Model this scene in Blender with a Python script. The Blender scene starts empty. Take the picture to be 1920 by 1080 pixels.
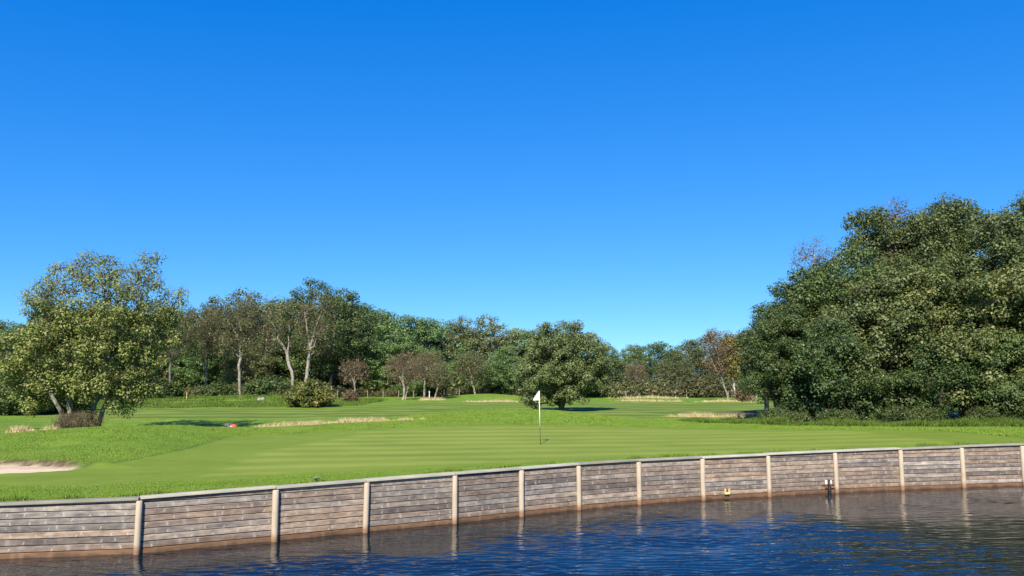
import bpy, math, random
import numpy as np
from mathutils import Vector, Matrix

# ------------------------------------------------------------------ camera, sky, sun, exposure
SC = bpy.context.scene
COL = SC.collection
CAM_Z = 3.8
FPX = 1450.0                       # focal length in pixels of a 1920 wide picture
PITCH = math.atan(175.0 / FPX)

cam_d = bpy.data.cameras.new("camera")
cam = bpy.data.objects.new("camera", cam_d)
COL.objects.link(cam)
cam_d.sensor_width = 36.0
cam_d.lens = FPX / 1920.0 * 36.0
cam_d.clip_start = 0.1
cam_d.clip_end = 6000.0
cam.location = (0, 0, CAM_Z)
cam.rotation_euler = (math.radians(90) + PITCH, 0, 0)
SC.camera = cam

SUN_EL = math.radians(41.0)
SUN_LEFT = math.radians(12.0)      # sun stands behind the viewer, a little to the left
to_sun = Vector((-math.sin(SUN_LEFT) * math.cos(SUN_EL), -math.cos(SUN_LEFT) * math.cos(SUN_EL), math.sin(SUN_EL)))

world = bpy.data.worlds.new("World")
SC.world = world
world.use_nodes = True
wn, wl = world.node_tree.nodes, world.node_tree.links
wn.clear()
sky = wn.new("ShaderNodeTexSky")
sky.sky_type = 'NISHITA'
sky.sun_disc = False
sky.sun_elevation = SUN_EL
sky.sun_rotation = math.atan2(to_sun.x, to_sun.y)
sky.altitude = 0
sky.air_density = 0.6
sky.dust_density = 0.0
sky.ozone_density = 5.0
# the camera's vivid rendering of a clear sky: one colour response per channel, the same in every direction
sep = wn.new("ShaderNodeSeparateColor")
comb = wn.new("ShaderNodeCombineColor")


def sky_math(op, a, b):
    nd = wn.new("ShaderNodeMath")
    nd.operation = op
    for i, v in enumerate((a, b)):
        if isinstance(v, bpy.types.NodeSocket):
            wl.new(v, nd.inputs[i])
        else:
            nd.inputs[i].default_value = v
    return nd.outputs[0]


EXPO = 0.80
SKY_K = 0.5 ** EXPO
wl.new(sky.outputs[0], sep.inputs[0])
wl.new(sky_math('MAXIMUM', sky_math('MULTIPLY', sky_math('SUBTRACT', sep.outputs[0], 0.545), 0.87 * SKY_K), 0.03), comb.inputs[0])
wl.new(sky_math('MULTIPLY', sky_math('POWER', sep.outputs[1], 0.77), 1.10 * 10 ** 0.23 * SKY_K), comb.inputs[1])
wl.new(sky_math('MULTIPLY', sky_math('POWER', sep.outputs[2], 0.40), 1.36 * 10 ** 0.60 * SKY_K), comb.inputs[2])
bg = wn.new("ShaderNodeBackground")
bg.inputs['Strength'].default_value = 0.10
wo = wn.new("ShaderNodeOutputWorld")
wl.new(comb.outputs[0], bg.inputs[0])
wl.new(bg.outputs[0], wo.inputs[0])

sun_d = bpy.data.lights.new("sun", 'SUN')
sun_d.energy = 5.0
sun_d.angle = math.radians(0.53)
sun_d.color = (1.0, 0.90, 0.74)
sun = bpy.data.objects.new("sun", sun_d)
COL.objects.link(sun)
sun.location = (-20, -60, 60)
sun.rotation_euler = to_sun.to_track_quat('Z', 'Y').to_euler()

SC.view_settings.view_transform = 'Standard'
SC.view_settings.look = 'None'
SC.view_settings.exposure = EXPO
SC.view_settings.gamma = 1.0
SC.view_settings.use_curve_mapping = False
SC.cycles.max_bounces = 8
SC.cycles.transparent_max_bounces = 8

# ------------------------------------------------------------------ helpers
R = np.random.default_rng(11)
PR = random.Random(5)


def X(u, w):
    """world x of a picture column at depth w"""
    return (u - 960.0) / FPX * w


def mesh_np(name, verts, faces, mat=None, smooth=False, mat2=None, n_first=None):
    me = bpy.data.meshes.new(name)
    verts = np.asarray(verts, dtype=np.float32)
    faces = np.asarray(faces, dtype=np.int32)
    k = faces.shape[1]
    me.vertices.add(len(verts))
    me.vertices.foreach_set('co', verts.ravel())
    me.loops.add(faces.size)
    me.loops.foreach_set('vertex_index', faces.ravel())
    me.polygons.add(len(faces))
    me.polygons.foreach_set('loop_start', np.arange(0, faces.size, k, dtype=np.int32))
    me.update(calc_edges=True)
    me.validate()
    if smooth:
        me.polygons.foreach_set('use_smooth', np.ones(len(faces), dtype=bool))
    if mat:
        me.materials.append(mat)
    if mat2:
        me.materials.append(mat2)
        mi = np.zeros(len(faces), dtype=np.int32)
        mi[n_first:] = 1
        me.polygons.foreach_set('material_index', mi)
    return me


def mesh_py(name, verts, faces, mat=None, smooth=False):
    me = bpy.data.meshes.new(name)
    me.from_pydata([tuple(v) for v in verts], [], faces)
    me.update()
    if smooth:
        for p in me.polygons:
            p.use_smooth = True
    if mat:
        me.materials.append(mat)
    return me


def link(name, data, parent=None, loc=(0, 0, 0), rot=(0, 0, 0), scale=(1, 1, 1), **props):
    o = bpy.data.objects.new(name, data)
    COL.objects.link(o)
    o.location = loc
    o.rotation_euler = rot
    o.scale = scale
    if parent is not None:
        o.parent = parent
    for k, v in props.items():
        o[k] = v
    return o


def thing(name, label, cat, loc=(0, 0, 0), rz=0.0, scale=(1, 1, 1), group=None):
    o = link(name, None, None, loc, (0, 0, rz), scale, label=label, category=cat)
    o.empty_display_size = 0.3
    if group:
        o['group'] = group
    return o


class MB:
    """collects boxes and tubes for one mesh"""
    def __init__(self):
        self.v, self.f = [], []

    def add(self, verts, faces):
        b = len(self.v)
        self.v += [tuple(p) for p in verts]
        self.f += [tuple(i + b for i in fc) for fc in faces]
        return self

    def box(self, x0, x1, y0, y1, z0, z1, c=0.0):
        if c <= 0:
            vs = [(x, y, z) for z in (z0, z1) for y in (y0, y1) for x in (x0, x1)]
            fs = [(0, 2, 3, 1), (4, 5, 7, 6), (0, 1, 5, 4), (2, 6, 7, 3), (0, 4, 6, 2), (1, 3, 7, 5)]
            return self.add(vs, fs)
        # chamfered box
        ring = lambda z, i: [(x0 + i + c, y0 + i, z), (x1 - i - c, y0 + i, z), (x1 - i, y0 + i + c, z), (x1 - i, y1 - i - c, z),
                             (x1 - i - c, y1 - i, z), (x0 + i + c, y1 - i, z), (x0 + i, y1 - i - c, z), (x0 + i, y0 + i + c, z)]
        vs = ring(z0, c * .7) + ring(z0 + c, 0) + ring(z1 - c, 0) + ring(z1, c * .7)
        fs = [tuple(reversed(range(8))), tuple(range(24, 32))]
        for a in range(3):
            for i in range(8):
                j = (i + 1) % 8
                fs.append((a * 8 + i, a * 8 + j, a * 8 + 8 + j, a * 8 + 8 + i))
        return self.add(vs, fs)

    def tube(self, pts, radii, n=8, cap=True):
        pts = [Vector(p) for p in pts]
        vs, fs = [], []
        for i, p in enumerate(pts):
            d = (pts[min(i + 1, len(pts) - 1)] - pts[max(i - 1, 0)]).normalized()
            a = d.orthogonal().normalized() if abs(d.z) < .95 else Vector((1, 0, 0))
            a = (a - d * a.dot(d)).normalized()
            b = d.cross(a)
            for k in range(n):
                t = 2 * math.pi * k / n
                vs.append(p + (a * math.cos(t) + b * math.sin(t)) * radii[i])
        for i in range(len(pts) - 1):
            for k in range(n):
                j = (k + 1) % n
                fs.append((i * n + k, i * n + j, i * n + n + j, i * n + n + k))
        if cap:
            fs.append(tuple(reversed(range(n))))
            fs.append(tuple(range((len(pts) - 1) * n, len(pts) * n)))
        return self.add(vs, fs)

    def mesh(self, name, mat, smooth=False):
        return mesh_py(name, self.v, self.f, mat, smooth)


# ------------------------------------------------------------------ material helpers
def new_mat(name):
    m = bpy.data.materials.new(name)
    m.use_nodes = True
    nt = m.node_tree
    nt.nodes.clear()
    return m, nt


class NT:
    def __init__(self, nt):
        self.nt = nt

    def n(self, t, **kw):
        nd = self.nt.nodes.new(t)
        for k, v in kw.items():
            setattr(nd, k, v)
        return nd

    def set(self, sock, v):
        if isinstance(v, bpy.types.NodeSocket):
            self.nt.links.new(v, sock)
        elif v is not None:
            if sock.type == 'RGBA' and len(v) == 3:
                v = (*v, 1.0)
            sock.default_value = v

    def math(self, op, a, b=None, c=None, clamp=False):
        nd = self.n('ShaderNodeMath', operation=op, use_clamp=clamp)
        for i, v in enumerate((a, b, c)):
            if v is not None:
                self.set(nd.inputs[i], v)
        return nd.outputs[0]

    def mix(self, f, a, b, mode='MIX'):
        nd = self.n('ShaderNodeMix', data_type='RGBA', blend_type=mode)
        self.set(nd.inputs[0], f)
        self.set(nd.inputs[6], a)
        self.set(nd.inputs[7], b)
        return nd.outputs[2]

    def noise(self, vec, scale, detail=3.0, rough=0.55, dist=0.0, dim='3D', w=None):
        nd = self.n('ShaderNodeTexNoise', noise_dimensions=dim)
        if vec is not None:
            self.set(nd.inputs['Vector'], vec)
        if w is not None:
            self.set(nd.inputs['W'], w)
        nd.inputs['Scale'].default_value = scale
        nd.inputs['Detail'].default_value = detail
        nd.inputs['Roughness'].default_value = rough
        nd.inputs['Distortion'].default_value = dist
        return nd.outputs['Fac']

    def ramp(self, f, stops, interp='LINEAR'):
        nd = self.n('ShaderNodeValToRGB')
        cr = nd.color_ramp
        cr.interpolation = interp
        while len(cr.elements) < len(stops):
            cr.elements.new(0.5)
        for e, (p, c) in zip(cr.elements, stops):
            e.position = p
            e.color = (*c, 1.0) if len(c) == 3 else c
        self.set(nd.inputs[0], f)
        return nd.outputs[0]

    def smooth(self, v, lo, hi):
        nd = self.n('ShaderNodeMapRange', interpolation_type='SMOOTHSTEP')
        self.set(nd.inputs[0], v)
        nd.inputs[1].default_value = lo
        nd.inputs[2].default_value = hi
        return nd.outputs[0]

    def mapping(self, vec, scale=(1, 1, 1), rot=(0, 0, 0), loc=(0, 0, 0)):
        nd = self.n('ShaderNodeMapping')
        self.set(nd.inputs[0], vec)
        nd.inputs['Location'].default_value = loc
        nd.inputs['Rotation'].default_value = rot
        nd.inputs['Scale'].default_value = scale
        return nd.outputs[0]

    def attr(self, name):
        return self.n('ShaderNodeAttribute', attribute_name=name).outputs['Fac']

    def bump(self, h, strength, dist, normal=None):
        nd = self.n('ShaderNodeBump')
        nd.inputs['Strength'].default_value = strength
        nd.inputs['Distance'].default_value = dist
        self.set(nd.inputs['Height'], h)
        if normal is not None:
            self.set(nd.inputs['Normal'], normal)
        return nd.outputs[0]

    def principled(self, color, rough=0.6, spec=0.3, normal=None, metallic=0.0):
        p = self.n('ShaderNodeBsdfPrincipled')
        self.set(p.inputs['Base Color'], color)
        self.set(p.inputs['Roughness'], rough)
        p.inputs['Specular IOR Level'].default_value = spec
        p.inputs['Metallic'].default_value = metallic
        if normal is not None:
            self.set(p.inputs['Normal'], normal)
        return p

    def out(self, shader):
        o = self.n('ShaderNodeOutputMaterial')
        self.nt.links.new(shader, o.inputs[0])


def plain(name, color, rough=0.6, spec=0.3, vary=0.15, scale=6.0, bump=0.0):
    m, nt = new_mat(name)
    t = NT(nt)
    oc = t.n('ShaderNodeTexCoord').outputs['Object']
    nz = t.noise(oc, scale, 4)
    col = t.mix(nz, tuple(c * (1 - vary) for c in color), tuple(min(1, c * (1 + vary)) for c in color))
    nor = t.bump(nz, bump, 0.02) if bump else None
    t.out(t.principled(col, rough, spec, nor).outputs[0])
    return m


def leaf_mat(name, dark, light, odd=None, odd_amt=0.1, trans=0.20, obj_vary=0.25, rough=0.5):
    m, nt = new_mat(name)
    t = NT(nt)
    geo = t.n('ShaderNodeNewGeometry')
    oi = t.n('ShaderNodeObjectInfo')
    oc = t.n('ShaderNodeTexCoord').outputs['Object']
    rnd = geo.outputs['Random Per Island']
    cl = t.noise(oc, 0.75, 2)
    f = t.math('ADD', t.math('MULTIPLY', rnd, 0.34), t.math('MULTIPLY', t.math('SUBTRACT', cl, 0.27), 1.35), clamp=True)
    col = t.mix(f, dark, light)
    if odd:
        r2 = t.math('FRACT', t.math('MULTIPLY', rnd, 17.37))
        patch = t.smooth(t.noise(oc, 0.45, 2), 0.42, 0.66)
        thr = t.math('MULTIPLY', patch, odd_amt * 1.6)
        col = t.mix(t.math('LESS_THAN', r2, thr), col, odd)
    hsv = t.n('ShaderNodeHueSaturation')
    t.set(hsv.inputs['Hue'], t.math('ADD', 0.494, t.math('MULTIPLY', t.math('SUBTRACT', oi.outputs['Random'], 0.5), 0.11 * obj_vary)))
    r3 = t.math('FRACT', t.math('MULTIPLY', oi.outputs['Random'], 7.31))
    t.set(hsv.inputs['Value'], t.math('ADD', 1 - obj_vary, t.math('MULTIPLY', r3, obj_vary * 2)))
    t.set(hsv.inputs['Saturation'], 1.0)
    t.set(hsv.inputs['Color'], col)
    c = hsv.outputs[0]
    p = t.principled(c, rough, 0.35)
    tr = t.n('ShaderNodeBsdfTranslucent')
    t.set(tr.inputs[0], t.mix(1.0, c, (1.15, 1.25, 0.55), 'MULTIPLY'))
    ms = t.n('ShaderNodeMixShader')
    ms.inputs[0].default_value = trans
    nt.links.new(p.outputs[0], ms.inputs[1])
    nt.links.new(tr.outputs[0], ms.inputs[2])
    t.out(ms.outputs[0])
    return m


def bark_mat(name, a, b, scale=5.0, band=False):
    m, nt = new_mat(name)
    t = NT(nt)
    oc = t.n('ShaderNodeTexCoord').outputs['Object']
    n1 = t.noise(t.mapping(oc, (1, 1, 0.35 if not band else 2.5)), scale, 4, 0.65)
    col = t.ramp(n1, [(0.36, a), (0.60, b)])
    t.out(t.principled(col, 0.85, 0.15, t.bump(n1, 0.5, 0.03)).outputs[0])
    return m


# ------------------------------------------------------------------ the lie of the land
# posts of the timber wall: (picture column, depth) read off the waterline
POSTS_U = [257, 513, 683, 850, 975, 1083, 1196, 1316, 1440, 1566, 1689, 1804, 1918]
POSTS_V = [1038, 1014, 997, 981, 967, 955, 945, 937, 930, 923, 918, 914, 910]
s_, c_ = math.sin(PITCH), math.cos(PITCH)


def ground_pt(u, v, z):
    t = (540.0 - v) / FPX
    dz = z - CAM_Z
    y = dz * (c_ - t * s_) / (t * c_ + s_)
    w = y * c_ + dz * s_
    return ((u - 960.0) / FPX * w, y)


post_xy = [ground_pt(u, v, 0.0) for u, v in zip(POSTS_U, POSTS_V)]
left = [(-25.4, post_xy[0][1] - 2.5), (-22.6, post_xy[0][1] - 2.25), (-19.8, post_xy[0][1] - 1.95), (-17.0, post_xy[0][1] - 1.55), (-14.2, post_xy[0][1] - 1.1), (-11.3, post_xy[0][1] - 0.55)]
lx, ly = post_xy[-1]
right = [(lx + 2.6, ly + .55), (lx + 5.2, ly + .95), (lx + 7.8, ly + 1.2)]
WALL = left + post_xy + right
WX = np.array([p[0] for p in WALL])
WY = np.array([p[1] for p in WALL])
WXE = np.concatenate([[-60.0], WX, [70.0]])
WYE = np.concatenate([[WY[0] - 5.5], WY, [WY[-1] + 6.0]])
ZX = np.array([-60, -25.0, -10.9, -8.3, -5.7, -1.6, 1.95, 6.1, 11.1, 16.1, 18.7, 26, 70])
ZZ = np.array([1.14, 1.15, 1.19, 1.235, 1.285, 1.345, 1.36, 1.38, 1.42, 1.485, 1.515, 1.55, 1.55])


def wall_y(x):
    return np.interp(x, WXE, WYE)


def wall_top(x):
    return np.interp(x, ZX, ZZ)


def sstep(a, b, v):
    t = np.clip((v - a) / (b - a), 0, 1)
    return t * t * (3 - 2 * t)


def gauss(x, y, cx, cy, sx, sy):
    return np.exp(-((x - cx) / sx) ** 2 - ((y - cy) / sy) ** 2)


def vnoise(x, y, s, seed):
    """cheap smooth value noise"""
    rr = np.random.default_rng(seed)
    tab = rr.random((64, 64))
    xs, ys = x / s, y / s
    i, j = np.floor(xs).astype(int), np.floor(ys).astype(int)
    fx, fy = xs - i, ys - j
    fx, fy = fx * fx * (3 - 2 * fx), fy * fy * (3 - 2 * fy)
    g = lambda a, b: tab[a % 64, b % 64]
    return (g(i, j) * (1 - fx) + g(i + 1, j) * fx) * (1 - fy) + (g(i, j + 1) * (1 - fx) + g(i + 1, j + 1) * fx) * fy - 0.5


def bunker_e(x, y):
    """<1 inside the near bunker"""
    cy = 22.95 + 0.10 * (x + 14)
    return ((x + 19.8) / 7.1) ** 2 + ((y - cy) / 1.25) ** 2 + 0.06 * vnoise(x, y, 1.1, 4)


def bunker2_e(x, y):
    return ((x - 7.35) / 1.35) ** 2 + ((y - 50.2) / 1.5) ** 2 + 0.15 * vnoise(x, y, 0.8, 8)


def green_sd(x, y):
    """positive inside the mown putting green (metres, roughly)"""
    back = 40.5 - 0.030 * (x - 3) ** 2 * np.where(x < 3, 0.9, 0.28)
    lft = x + 12.1 - 0.05 * (y - 30) + 0.35 * np.sin(y * 0.4)
    lft = np.where(y < 23, np.maximum(lft, (x + 22) * 0.6), lft)
    rgt = 20.5 - x - 0.02 * (y - 32) ** 2
    front = y - wall_y(x) - np.interp(x, [-14, -6, 0, 4, 8, 30], [2.0, 1.7, 1.1, 0.5, 0.25, 0.25])
    return np.minimum(np.minimum(back - y, lft), np.minimum(rgt, front))


def putt_sd(x, y):
    """positive on the closest mown part, inside the collar"""
    back = 39.6 - 0.030 * (x - 3) ** 2 * np.where(x < 3, 0.9, 0.28)
    lft = x + 8.6 - 0.10 * (y - 24) + 0.5 * np.sin(y * 0.5)
    rgt = 16.6 - x - 0.02 * (y - 32) ** 2
    front = y - wall_y(x) - np.interp(x, [-14, -6, 0, 4, 8, 30], [4.6, 3.0, 1.6, 0.8, 0.45, 0.3])
    return np.minimum(np.minimum(back - y, lft), np.minimum(rgt, front))


def fair_sd(x, y):
    """positive inside the far mown fairways"""
    a = np.minimum(y - (52 - 0.15 * np.clip(x + 12, -40, 0)) - np.clip(3.5 - np.abs(x - 1), 0, 3.5) * 0.6, (71 + 0.08 * x + 1.5 * np.sin(x * .13)) - y)
    b = np.minimum(y - 73, 86 - y - np.clip(-x - 8, 0, 30) * 1.1)
    return np.maximum(a, np.minimum(b, 40 - np.abs(x - 8)))


def H(x, y):
    x = np.asarray(x, float)
    y = np.asarray(y, float)
    t = y - wall_y(x)
    k = sstep(0, 14, t)
    z = wall_top(np.clip(x, -30, 40)) * (1 - k) + 1.36 * k
    z = z + 0.16 * sstep(60, 110, y) + 2.5 * sstep(125, 260, y)
    # mound on the left, behind the bunker
    z = z + 0.46 * sstep(-11.6, -15.2, x) * (1 - sstep(-17.5, -24.5, x)) * np.exp(-((y - 32.5) / 6.2) ** 4)
    # big mound behind the flag, the green runs up into it
    z = z + 0.78 * gauss(x, y, -0.3, 46.5, 6.8, 4.8)
    z = z + 0.10 * gauss(x, y, -3, 39.0, 9.0, 5.5) + 0.12 * gauss(x, y, -7, 41.0, 4.0, 4.0)
    # right hand shoulder of the green
    z = z + 0.06 * gauss(x, y, 17, 36, 7, 4)
    # hollow behind the left mound
    z = z - 0.58 * gauss(x, y, -20.5, 47.2, 7.5, 4.2)
    # banks in front of the wood
    z = z + 0.55 * gauss(x, y, -29, 92, 9, 9) + 0.62 * gauss(x, y, -3.5, 104, 6.0, 6.0)
    z = z + 0.25 * gauss(x, y, -44, 84, 12, 8)
    # rough undulation outside the mown parts
    rough = sstep(0.3, -1.2, green_sd(x, y))
    z = z + rough * sstep(0.3, 3, t) * (0.10 * vnoise(x, y, 3.1, 1) + 0.05 * vnoise(x, y, 1.1, 2))
    z = z + 0.14 * sstep(45, 60, y) * vnoise(x, y, 8.0, 3)
    # bunkers
    e = bunker_e(x, y)
    cy = 22.95 + 0.10 * (x + 14)
    sand = 1.215 + 0.135 * (y - cy + 1.25)
    z = np.where(e < 1, np.minimum(z - 0.02, sand), z)
    z = z + 0.16 * np.exp(-((np.sqrt(np.maximum(e, 0)) - 1.10) / 0.14) ** 2) * (e >= 1) * sstep(-.2, .8, y - cy) * sstep(-30, -12, -np.abs(x))
    e2 = bunker2_e(x, y)
    z = np.where(e2 < 1, z - 0.10 + 0.05 * (y - 50.2), z)
    return z


# ------------------------------------------------------------------ ground
def ground_material():
    m, nt = new_mat("turf")
    t = NT(nt)
    pos = t.n('ShaderNodeNewGeometry').outputs['Position']
    sp_, sg, sf, bk, so = t.attr('sd_putt'), t.attr('sd_green'), t.attr('sd_fair'), t.attr('bunker'), t.attr('soil')
    wob = t.math('MULTIPLY', t.math('SUBTRACT', t.noise(pos, 1.3, 3), 0.5), 0.5)
    green = t.smooth(t.math('ADD', sg, t.math('MULTIPLY', wob, 0.5)), -0.06, 0.10)
    collar = t.smooth(t.math('ADD', sp_, t.math('MULTIPLY', wob, 1.5)), -0.45, 0.45)
    fair = t.smooth(t.math('ADD', sf, wob), -0.2, 0.2)
    big = t.noise(pos, 0.16, 3)
    med = t.noise(pos, 1.1, 4, 0.6)
    fine = t.noise(pos, 14.0, 4, 0.7)
    blade = t.noise(t.mapping(pos, (1, 0.55, 1)), 38.0, 3, 0.7)
    # rough: longer, uneven
    rough_c = t.ramp(t.math('ADD', t.math('MULTIPLY', med, 0.55), t.math('MULTIPLY', fine, 0.45)),
                     [(0.32, (0.085, 0.150, 0.016)), (0.52, (0.138, 0.236, 0.027)), (0.70, (0.198, 0.305, 0.045))])
    rough_c = t.mix(t.smooth(big, 0.48, 0.70), rough_c, t.mix(1.0, rough_c, (1.25, 1.0, 1.1), 'MULTIPLY'))
    # mowing stripes
    def stripes(rot, width, amp_noise):
        mp = t.mapping(pos, (1, 1, 1), (0, 0, rot))
        sep = t.n('ShaderNodeSeparateXYZ')
        t.set(sep.inputs[0], mp)
        yv = t.math('ADD', sep.outputs[1], t.math('MULTIPLY', t.noise(pos, 0.25, 2), amp_noise))
        sn = t.math('SINE', t.math('MULTIPLY', yv, math.pi / width))
        return t.smooth(sn, -0.55, 0.55)
    st = stripes(math.radians(-7), 0.92, 0.6)
    st2 = stripes(math.radians(-3), 2.2, 1.2)
    g_lo, g_hi = (0.128, 0.180, 0.022), (0.192, 0.245, 0.040)
    green_c = t.mix(t.math('ADD', t.math('MULTIPLY', st, 0.55), t.math('MULTIPLY', t.noise(t.mapping(pos, (0.12, 1, 1), (0, 0, math.radians(-5))), 0.9, 5, 0.65), 0.75), clamp=True), g_lo, g_hi)
    coll_c = t.mix(t.noise(pos, 1.8, 4), (0.112, 0.170, 0.018), (0.158, 0.220, 0.029))
    green_c = t.mix(collar, coll_c, green_c)
    fair_c = t.mix(t.math('ADD', t.math('MULTIPLY', st2, 0.75), t.math('MULTIPLY', t.noise(t.mapping(pos, (0.12, 1, 1)), 0.5, 4), 0.45), clamp=True),
                   (0.074, 0.128, 0.016), (0.158, 0.210, 0.036))
    col = t.mix(fair, rough_c, fair_c)
    col = t.mix(green, col, green_c)
    mot = t.noise(t.mapping(pos, (0.5, 1, 1)), 0.55, 5, 0.65)
    col = t.mix(1.0, col, t.ramp(mot, [(0.30, (0.84, 0.86, 0.80)), (0.5, (1, 1, 1)), (0.70, (1.14, 1.10, 1.12))]), 'MULTIPLY')
    col = t.mix(0.22, col, t.mix(1.0, col, t.ramp(blade, [(0.3, (0.55, 0.6, 0.5)), (0.7, (1.45, 1.4, 1.4))]), 'MULTIPLY'))
    # shade of the longer grass edge, painted as a dark line between green and rough
    edge = t.math('MULTIPLY', t.smooth(t.math('ADD', sg, t.math('MULTIPLY', wob, 0.5)), -0.30, -0.12),
                  t.math('SUBTRACT', 1.0, t.smooth(t.math('ADD', sg, t.math('MULTIPLY', wob, 0.5)), -0.12, 0.05)))
    col = t.mix(t.math('MULTIPLY', edge, 0.45), col, (0.045, 0.085, 0.014))
    soil_c = t.mix(t.noise(pos, 9, 4), (0.055, 0.036, 0.022), (0.14, 0.095, 0.065))
    sand_c = t.mix(t.noise(pos, 5, 5, 0.7), (0.47, 0.36, 0.245), (0.62, 0.49, 0.35))
    col = t.mix(bk, col, sand_c)
    col = t.mix(so, col, soil_c)
    h = t.math('ADD', t.math('MULTIPLY', fine, 0.6), blade)
    amt = t.math('SUBTRACT', 1.0, t.math('MULTIPLY', t.math('MAXIMUM', green, t.math('MULTIPLY', fair, 0.8)), 0.82))
    hh = t.math('MULTIPLY', h, amt)
    nor = t.bump(hh, 0.9, 0.05)
    t.out(t.principled(col, 0.85, 0.12, nor).outputs[0])
    return m


TURF = ground_material()


def build_ground():
    tt = np.concatenate([np.arange(0, 26, 0.16), np.arange(26, 60, 0.4), np.arange(60, 130, 1.5), np.geomspace(131, 2600, 24)])
    xs = np.linspace(-48, 48, 521)
    TT, XX = np.meshgrid(tt, xs, indexing='ij')
    xw = XX * (1 + TT / 70.0)
    k = np.exp(-TT / 25.0)
    yw = (wall_y(XX) + 0.14) * k + 20.0 * (1 - k) + TT
    t_eff = yw - wall_y(xw)
    z = H(xw, yw)
    z = z - 0.055 * (1 - sstep(0.02, 0.22, TT))      # tucked under the capping
    verts = np.stack([xw, yw, z], -1).reshape(-1, 3)
    nr, nc = TT.shape
    idx = np.arange(nr * nc).reshape(nr, nc)
    q = np.stack([idx[:-1, :-1], idx[:-1, 1:], idx[1:, 1:], idx[1:, :-1]], -1).reshape(-1, 4)
    # earth face behind the planks
    sk = np.stack([xw[0], yw[0], np.full(nc, -1.2)], -1)
    b = len(verts)
    verts = np.concatenate([verts, sk])
    bi = b + np.arange(nc)
    q2 = np.stack([bi[:-1], bi[1:], idx[0, 1:], idx[0, :-1]], -1)
    me = mesh_np("ground", verts, np.concatenate([q, q2]), TURF, smooth=True)

    def put(name, arr, last):
        a = me.attributes.new(name, 'FLOAT', 'POINT')
        a.data.foreach_set('value', np.concatenate([arr.reshape(-1), np.full(nc, last)]).astype(np.float32))
    put('sd_green', np.clip(green_sd(xw, yw), -5, 5), -5)
    put('sd_putt', np.clip(putt_sd(xw, yw), -5, 5), -5)
    put('sd_fair', np.clip(fair_sd(xw, yw), -5, 5), -5)
    e, e2 = bunker_e(xw, yw), bunker2_e(xw, yw)
    put('bunker', np.maximum(1 - sstep(0.96, 1.03, e), 1 - sstep(0.9, 1.05, e2)), 0)
    cy = 22.95 + 0.10 * (xw + 14)
    lip = sstep(0.86, 0.95, e) * (1 - sstep(1.10, 1.20, e)) * sstep(0.1, 0.6, yw - cy)
    lip2 = 0.8 * sstep(0.75, 0.9, e2) * (1 - sstep(1.15, 1.3, e2)) * sstep(0.2, 0.6, yw - 50.2)
    wood = sstep(112, 124, yw + 3 * np.sin(xw * .2)) * 0.75
    rw = sstep(43.5, 46, yw) * sstep(14.5, 17.5, xw) * (1 - sstep(62, 66, yw)) * 0.8
    put('soil', np.clip(np.maximum(np.maximum(lip, lip2), np.maximum(wood, rw)), 0, 1), 1)
    return link("ground", me, kind="structure")


build_ground()

# ------------------------------------------------------------------ water, pond bed and near bank
def water_material():
    m, nt = new_mat("pond_water")
    t = NT(nt)
    pos = t.n('ShaderNodeNewGeometry').outputs['Position']
    mp = t.mapping(pos, (0.5, 1.0, 1.0), (0, 0, math.radians(10)))
    h = t.math('ADD', t.math('MULTIPLY', t.noise(mp, 6.0, 3, 0.55, 0.3), 1.0), t.math('MULTIPLY', t.noise(mp, 16.0, 2, 0.5), 0.25))
    nor = t.bump(h, 1.0, 0.006)
    p = t.principled((0.004, 0.009, 0.015), 0.02, 0.5, nor)
    p.inputs['IOR'].default_value = 1.66
    t.out(p.outputs[0])
    return m


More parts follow.
